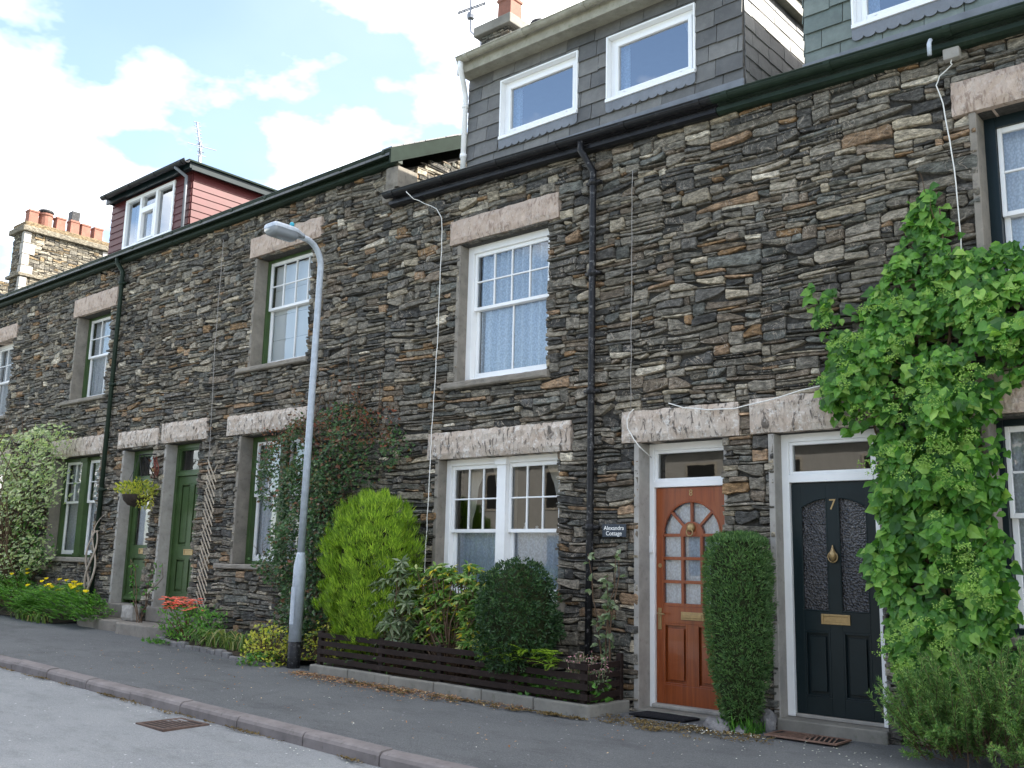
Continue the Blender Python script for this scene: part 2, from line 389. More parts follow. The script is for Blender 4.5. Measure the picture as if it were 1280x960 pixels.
def stone(mb,rect,r,fr,edge=None,warp=True):
    x0,x1,z0,z1=rect;w=x1-x0;h=z1-z0
    g=.003
    x0+=g;x1-=g;z0+=g*.6;z1-=g*.6;w=x1-x0;h=z1-z0
    if w<.008 or h<.006:return
    mc=min(.13*w,.05);mh=.34*h
    c=lambda:(r.uniform(.05,1)*mc*(2 if r.random()<.2 else 1),r.uniform(.02,1)*mh)
    tl=tr=0.0
    t=r.random()      # slab ends that thin out to a wedge
    if w>1.6*h:
        if t<.24: tl=r.uniform(.3,.8)
        elif t<.48: tr=r.uniform(.3,.8)
        elif t<.58: tl=r.uniform(.2,.6);tr=r.uniform(.2,.6)
    up=r.random()<.5
    def yv(x,z):       # squeeze towards the thin end
        u=(x-x0)/w
        k=1-tl*max(0,1-u/.5)-tr*max(0,(u-.5)/.5)
        ref=z0 if up else z1
        return ref+(z-ref)*k
    P=[]
    nm=1 if w<.3 else 2
    a,b=c();P+=[(x0,z0+b),(x0+a,z0)]
    for i in range(nm):
        if w>.14:P.append((x0+w*((i+r.uniform(.3,.7))/nm),z0+h*r.uniform(-.03,.13)))
    a,b=c();P+=[(x1-a,z0),(x1,z0+b)]
    a,b=c();P+=[(x1,z1-b),(x1-a,z1)]
    for i in range(nm-1,-1,-1):
        if w>.14:P.append((x0+w*((i+r.uniform(.3,.7))/nm),z1-h*r.uniform(-.03,.16)))
    a,b=c();P+=[(x0+a,z1),(x0,z1-b)]
    P=[(x,yv(x,z)) for x,z in P]
    n=len(P);cx=(x0+x1)/2;cz=(z0+z1)/2
    dep=r.triangular(-.038,.012,-.012); tx=r.uniform(-.018,.018);tz=r.uniform(-.02,.012)
    ins=min(.006,h*.14)
    def dw(x,z):
        return wob(x,z)*(edge(x,z) if edge else 1) if warp else 0
    rings=[]
    B=[];F=[]
    for (x,z) in P:
        d=dw(x,z)
        B.append(fr(x,.07,z+d))
    F0=[]
    for (x,z) in P:
        d=dw(x,z)
        yy=dep+tx*(x-cx)/max(w,.05)*2+tz*(z-cz)/max(h,.03)
        F0.append(fr(x,yy+r.uniform(.006,.014),z+d))
        s=max(0,1-ins*2.2/w);t=max(.2,1-ins*2/h)
        x2=cx+(x-cx)*s;z2=cz+(z-cz)*t
        F.append(fr(x2,yy-r.uniform(0,.005),z2+d))
    C=fr(cx+r.uniform(-.2,.2)*w,dep-r.uniform(-.004,.009),cz+r.uniform(-.2,.2)*h+dw(cx,cz))
    fs=[]
    for i in range(n):
        q=(i+1)%n
        fs.append((i,q,n+q,n+i));fs.append((n+i,n+q,2*n+q,2*n+i));fs.append((2*n+i,2*n+q,3*n))
    mb.add(B+F0+F+[C],fs,0)
idf=lambda x,y,z:(x,y,z)
# ------------------------------------------------------------------ house data
EAVE_L=6.46
def eave_r(x): return 5.935-.029*(x+9.03)
H={ # x0,x1
 '12':(-29.7,-24.57),'11':(-24.57,-19.47),'10':(-19.47,-14.37),'9':(-14.37,-9.12),'8':(-9.12,-4.15),'7':(-4.15,1.0)}
OPEN={ # openings x0,x1,z0,z1 on the wall plane
 '11':[(-21.80,-20.53,4.06,5.66),(-21.85,-20.2,1.35,3.05)],
 '10':[(-17.69,-16.44,4.10,5.68),(-18.03,-16.35,1.30,3.06),(-15.49,-14.57,.36,3.07)],
 '9':[(-12.04,-10.73,4.09,5.74),(-12.12,-10.55,1.28,3.09),(-14.15,-13.21,.33,3.10)],
 '8':[(-7.825,-6.50,3.44,5.10),(-8.066,-6.315,1.0,2.55),(-5.30,-4.40,.04,2.58)],
 '7':[(-2.055,-.75,3.55,5.08),(-2.11,-.40,.95,2.58),(-3.88,-2.99,.06,2.575)]}
LINT={ # x0,x1,z0,z1,weathered
 '11':[(-21.95,-20.38,5.66,5.96,0),(-22.0,-20.0,3.05,3.36,1)],
 '10':[(-17.88,-16.25,5.69,6.03,0),(-18.2,-16.23,3.07,3.39,1),(-15.71,-14.42,3.11,3.38,1)],
 '9':[(-12.22,-10.53,5.77,6.07,0),(-12.48,-10.45,3.115,3.40,1),(-14.32,-13.03,3.115,3.43,1)],
 '8':[(-8.0,-6.34,5.125,5.42,0),(-8.245,-6.135,2.55,2.86,1),(-5.49,-4.21,2.58,2.89,1)],
 '7':[(-2.23,-.55,5.08,5.37,0),(-2.27,-.2,2.60,2.92,0),(-4.10,-2.80,2.58,2.90,1)]}
SILL={
 '11':[(-21.95,-20.4,3.99,4.06),(-22,-20.1,1.27,1.35)],
 '10':[(-17.99,-16.36,4.03,4.10),(-18.1,-16.25,1.22,1.30)],
 '9':[(-12.34,-10.66,4.02,4.09),(-12.52,-10.35,1.21,1.28)],
 '8':[(-8.035,-6.44,3.355,3.435),(-8.25,-6.2,.92,1.0)],
 '7':[(-2.2,-.6,3.47,3.55),(-2.25,-.3,.87,.95)]}
LAB={
 '12':('furthest stone house at the left edge with a slate dormer low behind the tall chimney','house'),
 '11':('stone terraced house at the left edge carrying the tall chimney with six pots','house'),
 '10':('stone terraced house with the red boarded dormer on its roof and a green mullioned window','house'),
 '9':('stone terraced house behind the lamp post with a green gutter and no dormer','house'),
 '8':('stone terraced house with the orange varnished front door and a grey slate dormer','house'),
 '7':('stone terraced house with the blackish green front door overhung by a leafy climber','house')}
HO={k:thing('terraced_house',LAB[k][0],'house',((v[0]+v[1])/2,0,zg((v[0]+v[1])/2)),'terraced stone houses along the street') for k,v in H.items()}
# stones
obs=[]
for k in OPEN:
    obs+=[o for o in OPEN[k]]+[o[:4] for o in LINT[k]]+SILL[k]
# step and quoin blocks
QUOIN=[(-9.21,-8.99,5.92,6.10),(-9.16,-8.93,6.10,6.38)]
def edge(x,z):
    m=1.0
    for (a,b,c,d) in obs:
        dx=max(a-x,0,x-b);dz=max(c-z,0,z-d)
        m=min(m,sm(0,.30,math.hypot(dx,dz)))
    return m*sm(0,.25,z-.0)
allst=pack(-24.57,-9.12,.10,EAVE_L,.86,11)+pack(-9.12,1.0,-.1,6.06,.90,5)
allst=subtract(allst,obs)
SM={k:MB() for k in H}
rs=random.Random(3)
obl={k:[o for o in obs] for k in H}
for s in allst:
    cx=(s[0]+s[1])/2;cz=(s[2]+s[3])/2
    if cx>-9.12 and s[3]>eave_r(cx)+.06: continue
    k=[q for q in H if H[q][0]<=cx<H[q][1]]
    if not k:continue
    near=[o for o in obs if o[0]-1<cx<o[1]+1]
    def ed(x,z,near=near):
        m=1.0
        for (a,b,c,d) in near:
            dx=max(a-x,0,x-b);dz=max(c-z,0,z-d);m=min(m,sm(0,.3,math.hypot(dx,dz)))
        return m
    stone(SM[k[0]],s,rs,idf,ed)
def core(mb,k,top,mat=1):
    x0,x1=H[k];op=OPEN.get(k,[])
    xs=sorted({x0,x1}|{o[0] for o in op}|{o[1] for o in op});zs=sorted({-.4,top}|{o[2] for o in op}|{o[3] for o in op})
    hole=lambda i,j:(i<0 or j<0 or i>=len(xs)-1 or j>=len(zs)-1) or any(o[0]<=(xs[i]+xs[i+1])/2<=o[1] and o[2]<=(zs[j]+zs[j+1])/2<=o[3] for o in op)
    y0,y1=.035,.42
    for i in range(len(xs)-1):
        for j in range(len(zs)-1):
            if hole(i,j):continue
            a,b,c,d=xs[i],xs[i+1],zs[j],zs[j+1]
            mb.add([(a,y0,c),(b,y0,c),(b,y0,d),(a,y0,d)],[(0,1,2,3)],mat)
            mb.add([(a,y1,c),(b,y1,c),(b,y1,d),(a,y1,d)],[(3,2,1,0)],2)
            if hole(i-1,j):mb.add([(a,y0,c),(a,y1,c),(a,y1,d),(a,y0,d)],[(3,2,1,0)],mat)
            if hole(i+1,j):mb.add([(b,y0,c),(b,y1,c),(b,y1,d),(b,y0,d)],[(0,1,2,3)],mat)
            if hole(i,j-1):mb.add([(a,y0,c),(b,y0,c),(b,y1,c),(a,y1,c)],[(3,2,1,0)],mat)
            if hole(i,j+1):mb.add([(a,y0,d),(b,y0,d),(b,y1,d),(a,y1,d)],[(0,1,2,3)],mat)
    e=.012
    mb.add([(x0+e,y1,-.4),(x0+e,8,-.4),(x0+e,8,top),(x0+e,y1,top)],[(0,1,2,3)],2)
    mb.add([(x1-e,y1,-.4),(x1-e,8,-.4),(x1-e,8,top),(x1-e,y1,top)],[(0,1,2,3)],2)
    mb.add([(x0,8,-.4),(x1,8,-.4),(x1,8,top),(x0,8,top)],[(0,1,2,3)],2)
    fz=(top+.3)/2
    mb.add([(x0+e,y1,fz),(x1-e,y1,fz),(x1-e,8,fz),(x0+e,8,fz)],[(0,1,2,3)],2)
for k in H:
    top=EAVE_L if H[k][1]<-9 else 5.70
    if k=='9': # gable of the taller house above its lower neighbour
        x=-9.125
        SM[k].add([(x,.04,5.6),(x,8,5.6),(x,8,6.4),(x,4,8.35),(x,.04,6.4)],[(0,1,2,3,4)],1)
        fr=lambda a,b,c:(-9.12-b,a,c)
        for s in pack(.06,3.4,5.7,8.3,1.0,77):
            cy=(s[0]+s[1])/2
            if s[3]>6.42+.5*cy-.05: continue
            stone(SM[k],s,rs,lambda x,y,z:(-9.10-y*.5,x,z),None)
    core(SM[k],k,top)
    SM[k].build('wall',[M['stone'],M['mortar'],M['interior']],HO[k])
# lintels, sills, jambs
def slab(x0,x1,z0,z1,yf,yb,r,jit=.008,mx=10):
    mb=MB();nx=max(6,int((x1-x0)/.07));nz=5
    vs=[]
    for j in range(nz+1):
        for i in range(nx+1):
            e=(i in(0,nx))or(j in(0,nz))
            x=x0+(x1-x0)*i/nx;z=z0+(z1-z0)*j/nz
            y=yf+(.012 if e else 0)-(0 if e else r.uniform(0,jit*2))
            if i in(0,nx):x+=r.uniform(-jit,jit)*.6
            if j in(0,nz):z+=r.uniform(-jit,jit)*(.9 if j else .4)
            vs.append((x,y,z))
    fs=[]
    for j in range(nz):
        for i in range(nx):
            a=j*(nx+1)+i;fs.append((a,a+1,a+nx+2,a+nx+1))
    n=len(vs);bd=[i for i in range(nx+1)]+[j*(nx+1)+nx for j in range(1,nz+1)]+[nz*(nx+1)+i for i in range(nx-1,-1,-1)]+[j*(nx+1) for j in range(nz-1,0,-1)]
    for b in bd: vs.append((vs[b][0],yb,vs[b][2]))
    L_=len(bd)
    for i in range(L_):
        q=(i+1)%L_;fs.append((bd[q],bd[i],n+i,n+q))
    fs.append(tuple(n+i for i in range(L_)))
    mb.add(vs,fs);return mb
rl=random.Random(21)
for k in LINT:
    for (a,b,c,d,wt) in LINT[k]:
        slab(a,b,c,d,-.045,.30,rl).build('lintel',M['lintel_weathered' if wt else 'lintel'],HO[k])
    for (a,b,c,d) in SILL[k]:
        slab(a,b,c,d,-.075,.28,rl,.003).build('window_sill',M['jamb'],HO[k],bevel=0)
    for i,(a,b,c,d) in enumerate(OPEN[k]):
        mt=M['jamb_pale'] if i==2 else M['jamb']
        z0=c if i<2 else c-.0
        w=.035
        mb=MB();mb.box(a-.055,a+.004,-.022,.34,z0+.002,d-.002);mb.build('jamb',mt,HO[k],bevel=.008)
        if i==2 and k in('9','10'):
            pass
        mb=MB();mb.box(b-.004,b+.03,.03,.34,z0+.002,d-.002);mb.build('jamb',mt,HO[k],bevel=.006)
for q in QUOIN:
    slab(q[0],q[1],q[2],q[3],-.10,.25,rl,.006).build('kneeler_stone',M['jamb'],HO['9'])
# ------------------------------------------------------------------ windows
def bars(mb,x0,x1,z0,z1,y0,y1,cols,rows,w=.018,mat=0):
    for i in range(1,cols):
        x=x0+(x1-x0)*i/cols;mb.box(x-w/2,x+w/2,y0,y1,z0,z1,mat)
    for j in range(1,rows):
        z=z0+(z1-z0)*j/rows;mb.box(x0,x1,y0-.002,y1-.002,z-w/2,z+w/2,mat)
def ring(mb,x0,x1,z0,z1,y0,y1,w,mat=0,wb=None,wt=None):
    wb=wb or w;wt=wt or w
    mb.box(x0,x0+w,y0,y1,z0,z1,mat);mb.box(x1-w,x1,y0,y1,z0,z1,mat)
    mb.box(x0+w,x1-w,y0+.001,y1,z0,z0+wb,mat);mb.box(x0+w,x1-w,y0+.001,y1,z1-wt,z1,mat)
def quad_y(mb,x0,x1,z0,z1,y,mat=0):
    mb.add([(x0,y,z0),(x1,y,z0),(x1,y,z1),(x0,y,z1)],[(0,1,2,3)],mat)
def curtain(x0,x1,z0,z1,y,amp=.018,lam=.09,seed=0,slant=None):
    mb=MB();n=max(8,int((x1-x0)/.012));r=random.Random(seed);ph=r.uniform(0,6);m=8
    vs=[]
    for j in range(m+1):
        t=j/m
        for i in range(n+1):
            u=i/n;x=x0+(x1-x0)*u
            if slant: x=x0+(x1-x0)*(u if slant>0 else u); 
            if slant:
                wd=1-(.55*math.sin(min(1,(1-t)*1.15)*math.pi*.5))
                x=(x0+(x1-x0)*u*wd) if slant>0 else (x1-(x1-x0)*(1-u)*wd)
            yy=y+amp*math.sin(ph+x/lam*6.283+.6*math.sin(t*3+x*9))+amp*.5*math.sin(x/lam*2.7)
            vs.append((x,yy,z0+(z1-z0)*t))
    fs=[(j*(n+1)+i,j*(n+1)+i+1,(j+1)*(n+1)+i+1,(j+1)*(n+1)+i) for j in range(m) for i in range(n)]
    mb.add(vs,fs);return mb
def sash(mb,gl,x0,x1,z0,zr,z1,yo,uc,ur,lc,lr=1,mat=0,st=.045):
    # upper sash stands in front of the lower one
    ring(mb,x0,x1,zr-.02,z1,yo,yo+.04,st*.75,mat,.04,.045)
    bars(mb,x0+st*.75,x1-st*.75,zr+.02,z1-.045,yo+.006,yo+.034,uc,ur,.017,mat)
    quad_y(gl,x0+.02,x1-.02,zr,z1-.02,yo+.024)
    ring(mb,x0,x1,z0,zr+.02,yo+.044,yo+.084,st,mat,.075,.04)
    bars(mb,x0+st,x1-st,z0+.075,zr-.02,yo+.05,yo+.078,lc,lr,.018,mat)
    quad_y(gl,x0+.02,x1-.02,z0+.03,zr,yo+.066)
def sash_window(k,op,depth,units,zr,uc,ur,lc,frame,fw=.06,mull=None,curt=None,seed=1,sashmat='white'):
    x0,x1,z0,z1=op;p=HO[k]
    mb=MB();gl=MB()
    ring(mb,x0,x1,z0,z1,depth-.03,depth+.11,fw,0,.045,fw)
    n=units;mw=mull or 0
    inner0,inner1=x0+fw,x1-fw;w=(inner1-inner0-mw*(n-1))/n
    for i in range(n):
        a=inner0+i*(w+mw);b=a+w
        sash(mb,gl,a+.002,b-.002,z0+.047,zr,z1-fw,depth,uc,ur,lc,1,1)
        if i<n-1:
            mb.box(b,b+mw,depth-.055,depth+.10,z0,z1-.002,0)
            mb.box(b-.02,b+mw+.02,depth-.075,depth+.0,z1-.09,z1-.01,0)
            mb.box(b-.012,b+mw+.012,depth-.07,depth+.0,z0+.01,z0+.07,0)
    f=mb.build('window',[M[frame],M[sashmat]],p,bevel=.004)
    gl.build('pane',M['glass'],f)
    return f,inner0,inner1
# house 8
f,a,b=sash_window('8',OPEN['8'][0],.15,1,4.33,4,2,2,'white',.085)
curtain(a,b,3.5,5.0,.285,.040,.125,1).build('curtain',M['lace'],f,True)
f,a,b=sash_window('8',OPEN['8'][1],.15,2,1.735,3,2,1,'white',.07,.13)
mid=(a+b)/2
for (c,d,s) in ((a,mid-.05,1),(mid+.05,b,2)):
    curtain(c,d,1.0,1.74,.275,.014,.085,s).build('net_curtain',M['lace'],f,True)
curtain(a,a+.26,1.5,2.5,.40,.02,.08,4,1).build('drape',M['drape'],f,True)
curtain(mid-.42,mid-.04,1.5,2.5,.40,.02,.08,5,-1).build('drape',M['drape'],f,True)
curtain(b-.4,b,1.5,2.5,.40,.02,.08,6,-1).build('drape',M['drape'],f,True)
for (x,h) in ((mid+.20,.09),(mid+.36,.05),(mid-.12,.06)):
    mb=MB();mb.lathe((x,.30,1.745),[(.025,0),(.022,h*.4),(.012,h*.6),(.018,h*.8),(.004,h)],8);mb.build('ornament',M['white'],f,True)
# house 9
f,a,b=sash_window('9',OPEN['9'][0],.21,1,4.99,4,2,2,'green',.038)
mb=MB();nb=4
for i in range(nb):
    z=4.15+i*.38;mb.box(a+.02,b-.005,.305,.310,z,z+.375)
mb.build('blind',M['blind'],f)
curtain(a,a+.16,4.1,5.65,.38,.02,.07,7).build('curtain',M['lacewhite'],f,True)
f,a,b=sash_window('9',OPEN['9'][1],.22,2,2.25,2,2,1,'green',.07,.15)
curtain(a,b,1.3,3.0,.34,.016,.1,8).build('curtain',M['lacewhite'],f,True)
mb=MB()
for i in range(10): mb.lathe((a+.1+i*.14,.30,1.33),[(.02,0),(.035,.04),(.03,.07),(.01,.10+.03*(i%3))],8)
mb.build('ornament',M['white'],f,True)
# house 10
f,a,b=sash_window('10',OPEN['10'][0],.22,1,4.94,3,2,2,'green',.038)
curtain(a,a+.75,4.15,5.65,.34,.02,.09,9).build('curtain',M['lacewhite'],f,True)
f,a,b=sash_window('10',OPEN['10'][1],.20,2,2.27,2,2,1,'green',.06,.20)
curtain(a,b,1.32,3.0,.31,.014,.09,10).build('net_curtain',M['lacewhite'],f,True)
# house 11
f,a,b=sash_window('11',OPEN['11'][0],.22,1,4.86,3,2,2,'white',.055)
curtain(a,b,4.1,5.6,.34,.016,.1,12).build('curtain',M['lacewhite'],f,True)
f,a,b=sash_window('11',OPEN['11'][1],.22,1,2.2,3,2,2,'white',.06)
# house 7
f,a,b=sash_window('7',OPEN['7'][0],.22,1,4.25,2,2,1,'bluegreen',.09)
curtain(a,b,3.6,5.0,.35,.015,.1,13).build('curtain',M['lacewhite'],f,True)
f,a,b=sash_window('7',OPEN['7'][1],.22,1,1.84,2,2,1,'bluegreen',.05)
curtain(a,b,1.0,2.5,.35,.015,.1,14).build('curtain',M['lacewhite'],f,True)
# ------------------------------------------------------------------ lettering
def text(body,size,loc,mat,parent,name,ext=.002,align='CENTER'):
    cu=bpy.data.curves.new(name,'FONT');cu.body=body;cu.size=size;cu.extrude=ext;cu.align_x=align;cu.align_y='CENTER';cu.space_line=.9
    t=bpy.data.objects.new(name,cu);COL.objects.link(t)
    dg=bpy.context.evaluated_depsgraph_get();me=bpy.data.meshes.new_from_object(t.evaluated_get(dg))
    bpy.data.objects.remove(t)
    me.transform(Matrix.Rotation(math.pi/2,4,'X'))
    me.materials.clear();me.materials.append(M[mat])
    o=bpy.data.objects.new(name,me);COL.objects.link(o)
    o.parent=parent;o.location=V(loc)-ORG[parent.name];ORG[o.name]=ORG[parent.name]
    return o
# ------------------------------------------------------------------ doors
def doorframe(k,op,yo,zt0,zt1,w,mat,zb,name='door_frame'):
    # zt0..zt1 is the transom rail under the fanlight
    x0,x1,z0,z1=op;mb=MB()
    mb.box(x0,x0+w,yo-.03,yo+.09,zb,z1);mb.box(x1-w,x1,yo-.03,yo+.09,zb,z1)
    mb.box(x0+w,x1-w,yo-.028,yo+.09,z1-.07,z1);mb.box(x0+w,x1-w,yo-.035,yo+.09,zt0,zt1)
    ring(mb,x0+w,x1-w,zt1,z1-.07,yo-.012,yo+.05,.028)
    f=mb.build(name,M[mat],HO[k],bevel=.005)
    g=MB();quad_y(g,x0+w+.02,x1-w-.02,zt1+.02,z1-.09,yo+.02);g.build('fanlight_pane',M['glass'],f)
    return f
def panel(mb,x0,x1,z0,z1,y,mat=0):
    # sunk field with a raised centre
    ring(mb,x0,x1,z0,z1,y-.006,y+.012,.018,mat)
    mb.box(x0+.045,x1-.045,y+.002,y+.018,z0+.045,z1-.045,mat)
# house 8: varnished sunburst door
x0,x1,z0,z1=OPEN['8'][2];yo=.2
doorframe('8',OPEN['8'][2],yo,2.15,2.21,.055,'white',.06)
dx0,dx1,dz0,dz1=x0+.06,x1-.06,.125,2.145
mb=MB();y0,y1=yo,yo+.045
gx0,gx1=dx0+.078,dx1-.078;gz0=1.02;gzs=1.69;cx=(gx0+gx1)/2;rad=(gx1-gx0)/2
mb.box(dx0,gx0,y0,y1,dz0,dz1);mb.box(gx1,dx1,y0,y1,dz0,dz1)
mb.box(gx0,gx1,y0+.001,y1,.86,gz0);mb.box(gx0,gx1,y0+.001,y1,dz0,.30)
mb.box(cx-.05,cx+.05,y0+.001,y1,.30,.86)
# field above arch
n=20;arc=[(cx+rad*math.cos(math.pi*i/n),gzs+rad*math.sin(math.pi*i/n)*1.02) for i in range(n+1)]
for i in range(n):
    (xa,za),(xb,zb)=arc[i],arc[i+1]
    P=[(xa,za),(xa,dz1),(xb,dz1),(xb,zb)]
    vs=[(p[0],y0+.001,p[1]) for p in P]+[(p[0],y1,p[1]) for p in P]
    mb.add(vs,[(0,1,2,3),(7,6,5,4),(0,3,7,4)])
for i in range(n):
    (xa,za),(xb,zb)=arc[i],arc[i+1];mb.tube([(xa,y0+.004,za),(xb,y0+.004,zb)],.011,6)
for j in (1.02,1.235,1.455,1.675): mb.box(gx0,gx1,y0+.006,y1,j-.012+.012,j+.03)
for u in (1/3,2/3):
    x=gx0+(gx1-gx0)*u;mb.box(x-.014,x+.014,y0+.004,y1,gz0,gzs)
nn=10;hub=[(cx+.13*math.cos(math.pi*i/nn),gzs+.13*math.sin(math.pi*i/nn)) for i in range(nn+1)]
vs=[(p[0],y0+.003,p[1]) for p in hub]+[(p[0],y1,p[1]) for p in hub];m_=len(hub)
mb.add(vs,[tuple(range(m_))[::-1],tuple(range(m_,2*m_))]+[(i,i+1,m_+i+1,m_+i) for i in range(m_-1)])
for an in (45,90,135):
    c,s_=math.cos(math.radians(an)),math.sin(math.radians(an));r0,r1=.12,rad
    mb.obox((cx+c*r0-s_*.013*-1,y0+.005,gzs+s_*r0-c*.013),(c*(r1-r0),0,s_*(r1-r0)),(-s_*.026,0,c*.026),(0,.035,0))
panel(mb,gx0,cx-.05,.30,.86,y0+.006);panel(mb,cx+.05,gx1,.30,.86,y0+.006)
mb.box(gx0,gx1,y1-.012,y1+.01,.29,.87)
d=mb.build('door',M['wood'],HO['8'],bevel=.003,recalc=True)
g=MB();quad_y(g,gx0,gx1,gz0,gzs+rad,y0+.03);g.build('door_pane',M['glass'],d)
curtain(gx0-.02,gx1+.02,gz0-.02,gzs+rad,y0+.062,.010,.11,31).build('lace_curtain',M['lace'],d,True)
mb=MB();mb.box(-4.965,-4.72,yo-.012,yo+.002,.90,.975);mb.box(-4.945,-4.74,yo-.018,yo-.010,.918,.957);mb.build('letterbox',M['brass'],d,bevel=.004)
mb=MB();mb.box(dx0+.022,dx0+.06,yo-.008,yo+.001,.80,1.0);mb.tube([(dx0+.041,yo,.95),(dx0+.041,yo-.05,.95),(dx0+.12,yo-.055,.945)],.008,8);mb.build('handle',M['brass'],d,bevel=.002)
mb=MB();mb.lathe((dx0+.04,yo,1.33),[(.018,-.003),(.018,.003)],12)
mb=MB();mb.tube([(dx0+.045,yo+.002,1.40),(dx0+.045,yo-.008,1.40)],.02,14);mb.build('lock',M['brass'],d)
# lion head knocker: domed boss with ring
mb=MB();c0=V((cx,yo-.004,gzs+.07));mb.tube([c0+V((0,.006,0)),c0+V((0,-.012,0)),c0+V((0,-.030,0)),c0+V((0,-.036,0))],[.045,.043,.028,.012],14)
mb.tube([c0+V((.034*math.sin(a*.5236),-.028,-.045-.034*math.cos(a*.5236))) for a in range(13)],.006,6);mb.build('knocker',M['brass'],d,True)
text('8',.085,(cx,yo-.002,2.09),'brass',d,'door_number')
mb=MB();mb.box(x0+.01,x0+.045,yo-.05,yo-.03,1.52,1.68);mb.build('bell_push',M['white'],HO['8'],bevel=.003)
mb=MB();mb.box(x0-.05,x1+.05,-.03,.42,.0,.085);mb.box(x0+.05,x1-.05,.12,.42,.085,.124,1);mb.build('doorstep',[M['concrete'],M['jamb_pale']],HO['8'],bevel=.012)
# house 7 door
x0,x1,z0,z1=OPEN['7'][2];yo=.15
doorframe('7',OPEN['7'][2],yo,2.145,2.215,.07,'white',.17)
dx0,dx1,dz0,dz1=x0+.075,x1-.072,.20,2.14;cx=(dx0+dx1)/2-.005
mb=MB();y0,y1=yo,yo+.045
mb.box(dx0,dx0+.085,y0,y1,dz0,dz1);mb.box(dx1-.085,dx1,y0,y1,dz0,dz1)
mb.box(cx-.055,cx+.055,y0+.001,y1,dz0,dz1)
gz0,gz1=1.055,1.93
for (a,b,sgn) in ((dx0+.085,cx-.055,1),(cx+.055,dx1-.085,-1)):
    mb.box(a,b,y0+.001,y1,dz0,.345);mb.box(a,b,y0+.001,y1,.885,gz0)
    n=8
    for i in range(n):
        u0,u1=i/n,(i+1)/n;cv=lambda u:gz1+.075*math.sin((u if sgn>0 else 1-u)*math.pi/2)
        xa,xb=a+(b-a)*u0,a+(b-a)*u1
        P=[(xa,cv(u0)),(xa,dz1),(xb,dz1),(xb,cv(u1))]
        mb.add([(p[0],y0+.001,p[1]) for p in P]+[(p[0],y1,p[1]) for p in P],[(0,1,2,3),(7,6,5,4),(0,3,7,4)])
        mb.tube([(xa,y0+.004,cv(u0)),(xb,y0+.004,cv(u1))],.008,6)
    panel(mb,a,b,.345,.885,y0+.006);mb.box(a,b,y1-.012,y1+.01,.34,.89)
    for (x,zt) in ((a,gz1 if sgn>0 else gz1+.07),(b,gz1+.07 if sgn>0 else gz1)): mb.tube([(x,y0+.004,gz0),(x,y0+.004,zt)],.008,6)
    mb.tube([(a,y0+.004,gz0),(b,y0+.004,gz0)],.008,6)
d=mb.build('door',M['bluegreen'],HO['7'],bevel=.003,recalc=True)
for (a,b) in ((dx0+.085,cx-.055),(cx+.055,dx1-.085)):
    g=MB();g.box(a,b,y0+.022,y0+.03,gz0,2.02);g.build('door_pane',M['obscure'],d)
mb=MB();ring(mb,cx-.125,cx+.125,.945,1.03,yo-.014,yo+.002,.018);mb.box(cx-.107,cx+.107,yo-.007,yo+.002,.963,1.012);mb.build('letterbox',M['brass'],d,bevel=.003)
mb=MB();c0=V((cx,yo-.01,1.535));mb.lathe((cx,yo-.02,1.50),[(.012,-.03),(.03,.0),(.034,.03),(.02,.055),(.008,.085),(.004,.105)],10)
mb.tube([c0+V((.042*math.sin(a*.5236),-.014,-.03-.045*math.cos(a*.5236))) for a in range(13)],.006,6);mb.build('knocker',M['brass'],d,True)
text('7',.13,(cx+.003,yo-.002,1.945),'brass',d,'door_number')
mb=MB();mb.box(x0-.02,x1+.02,-.05,.42,.03,.165);mb.build('doorstep',M['concrete'],HO['7'],bevel=.012)
mb=MB();mb.box(x0+.07,x1-.07,yo-.02,yo+.1,.168,.197);mb.build('threshold',M['jamb_pale'],HO['7'],bevel=.004)
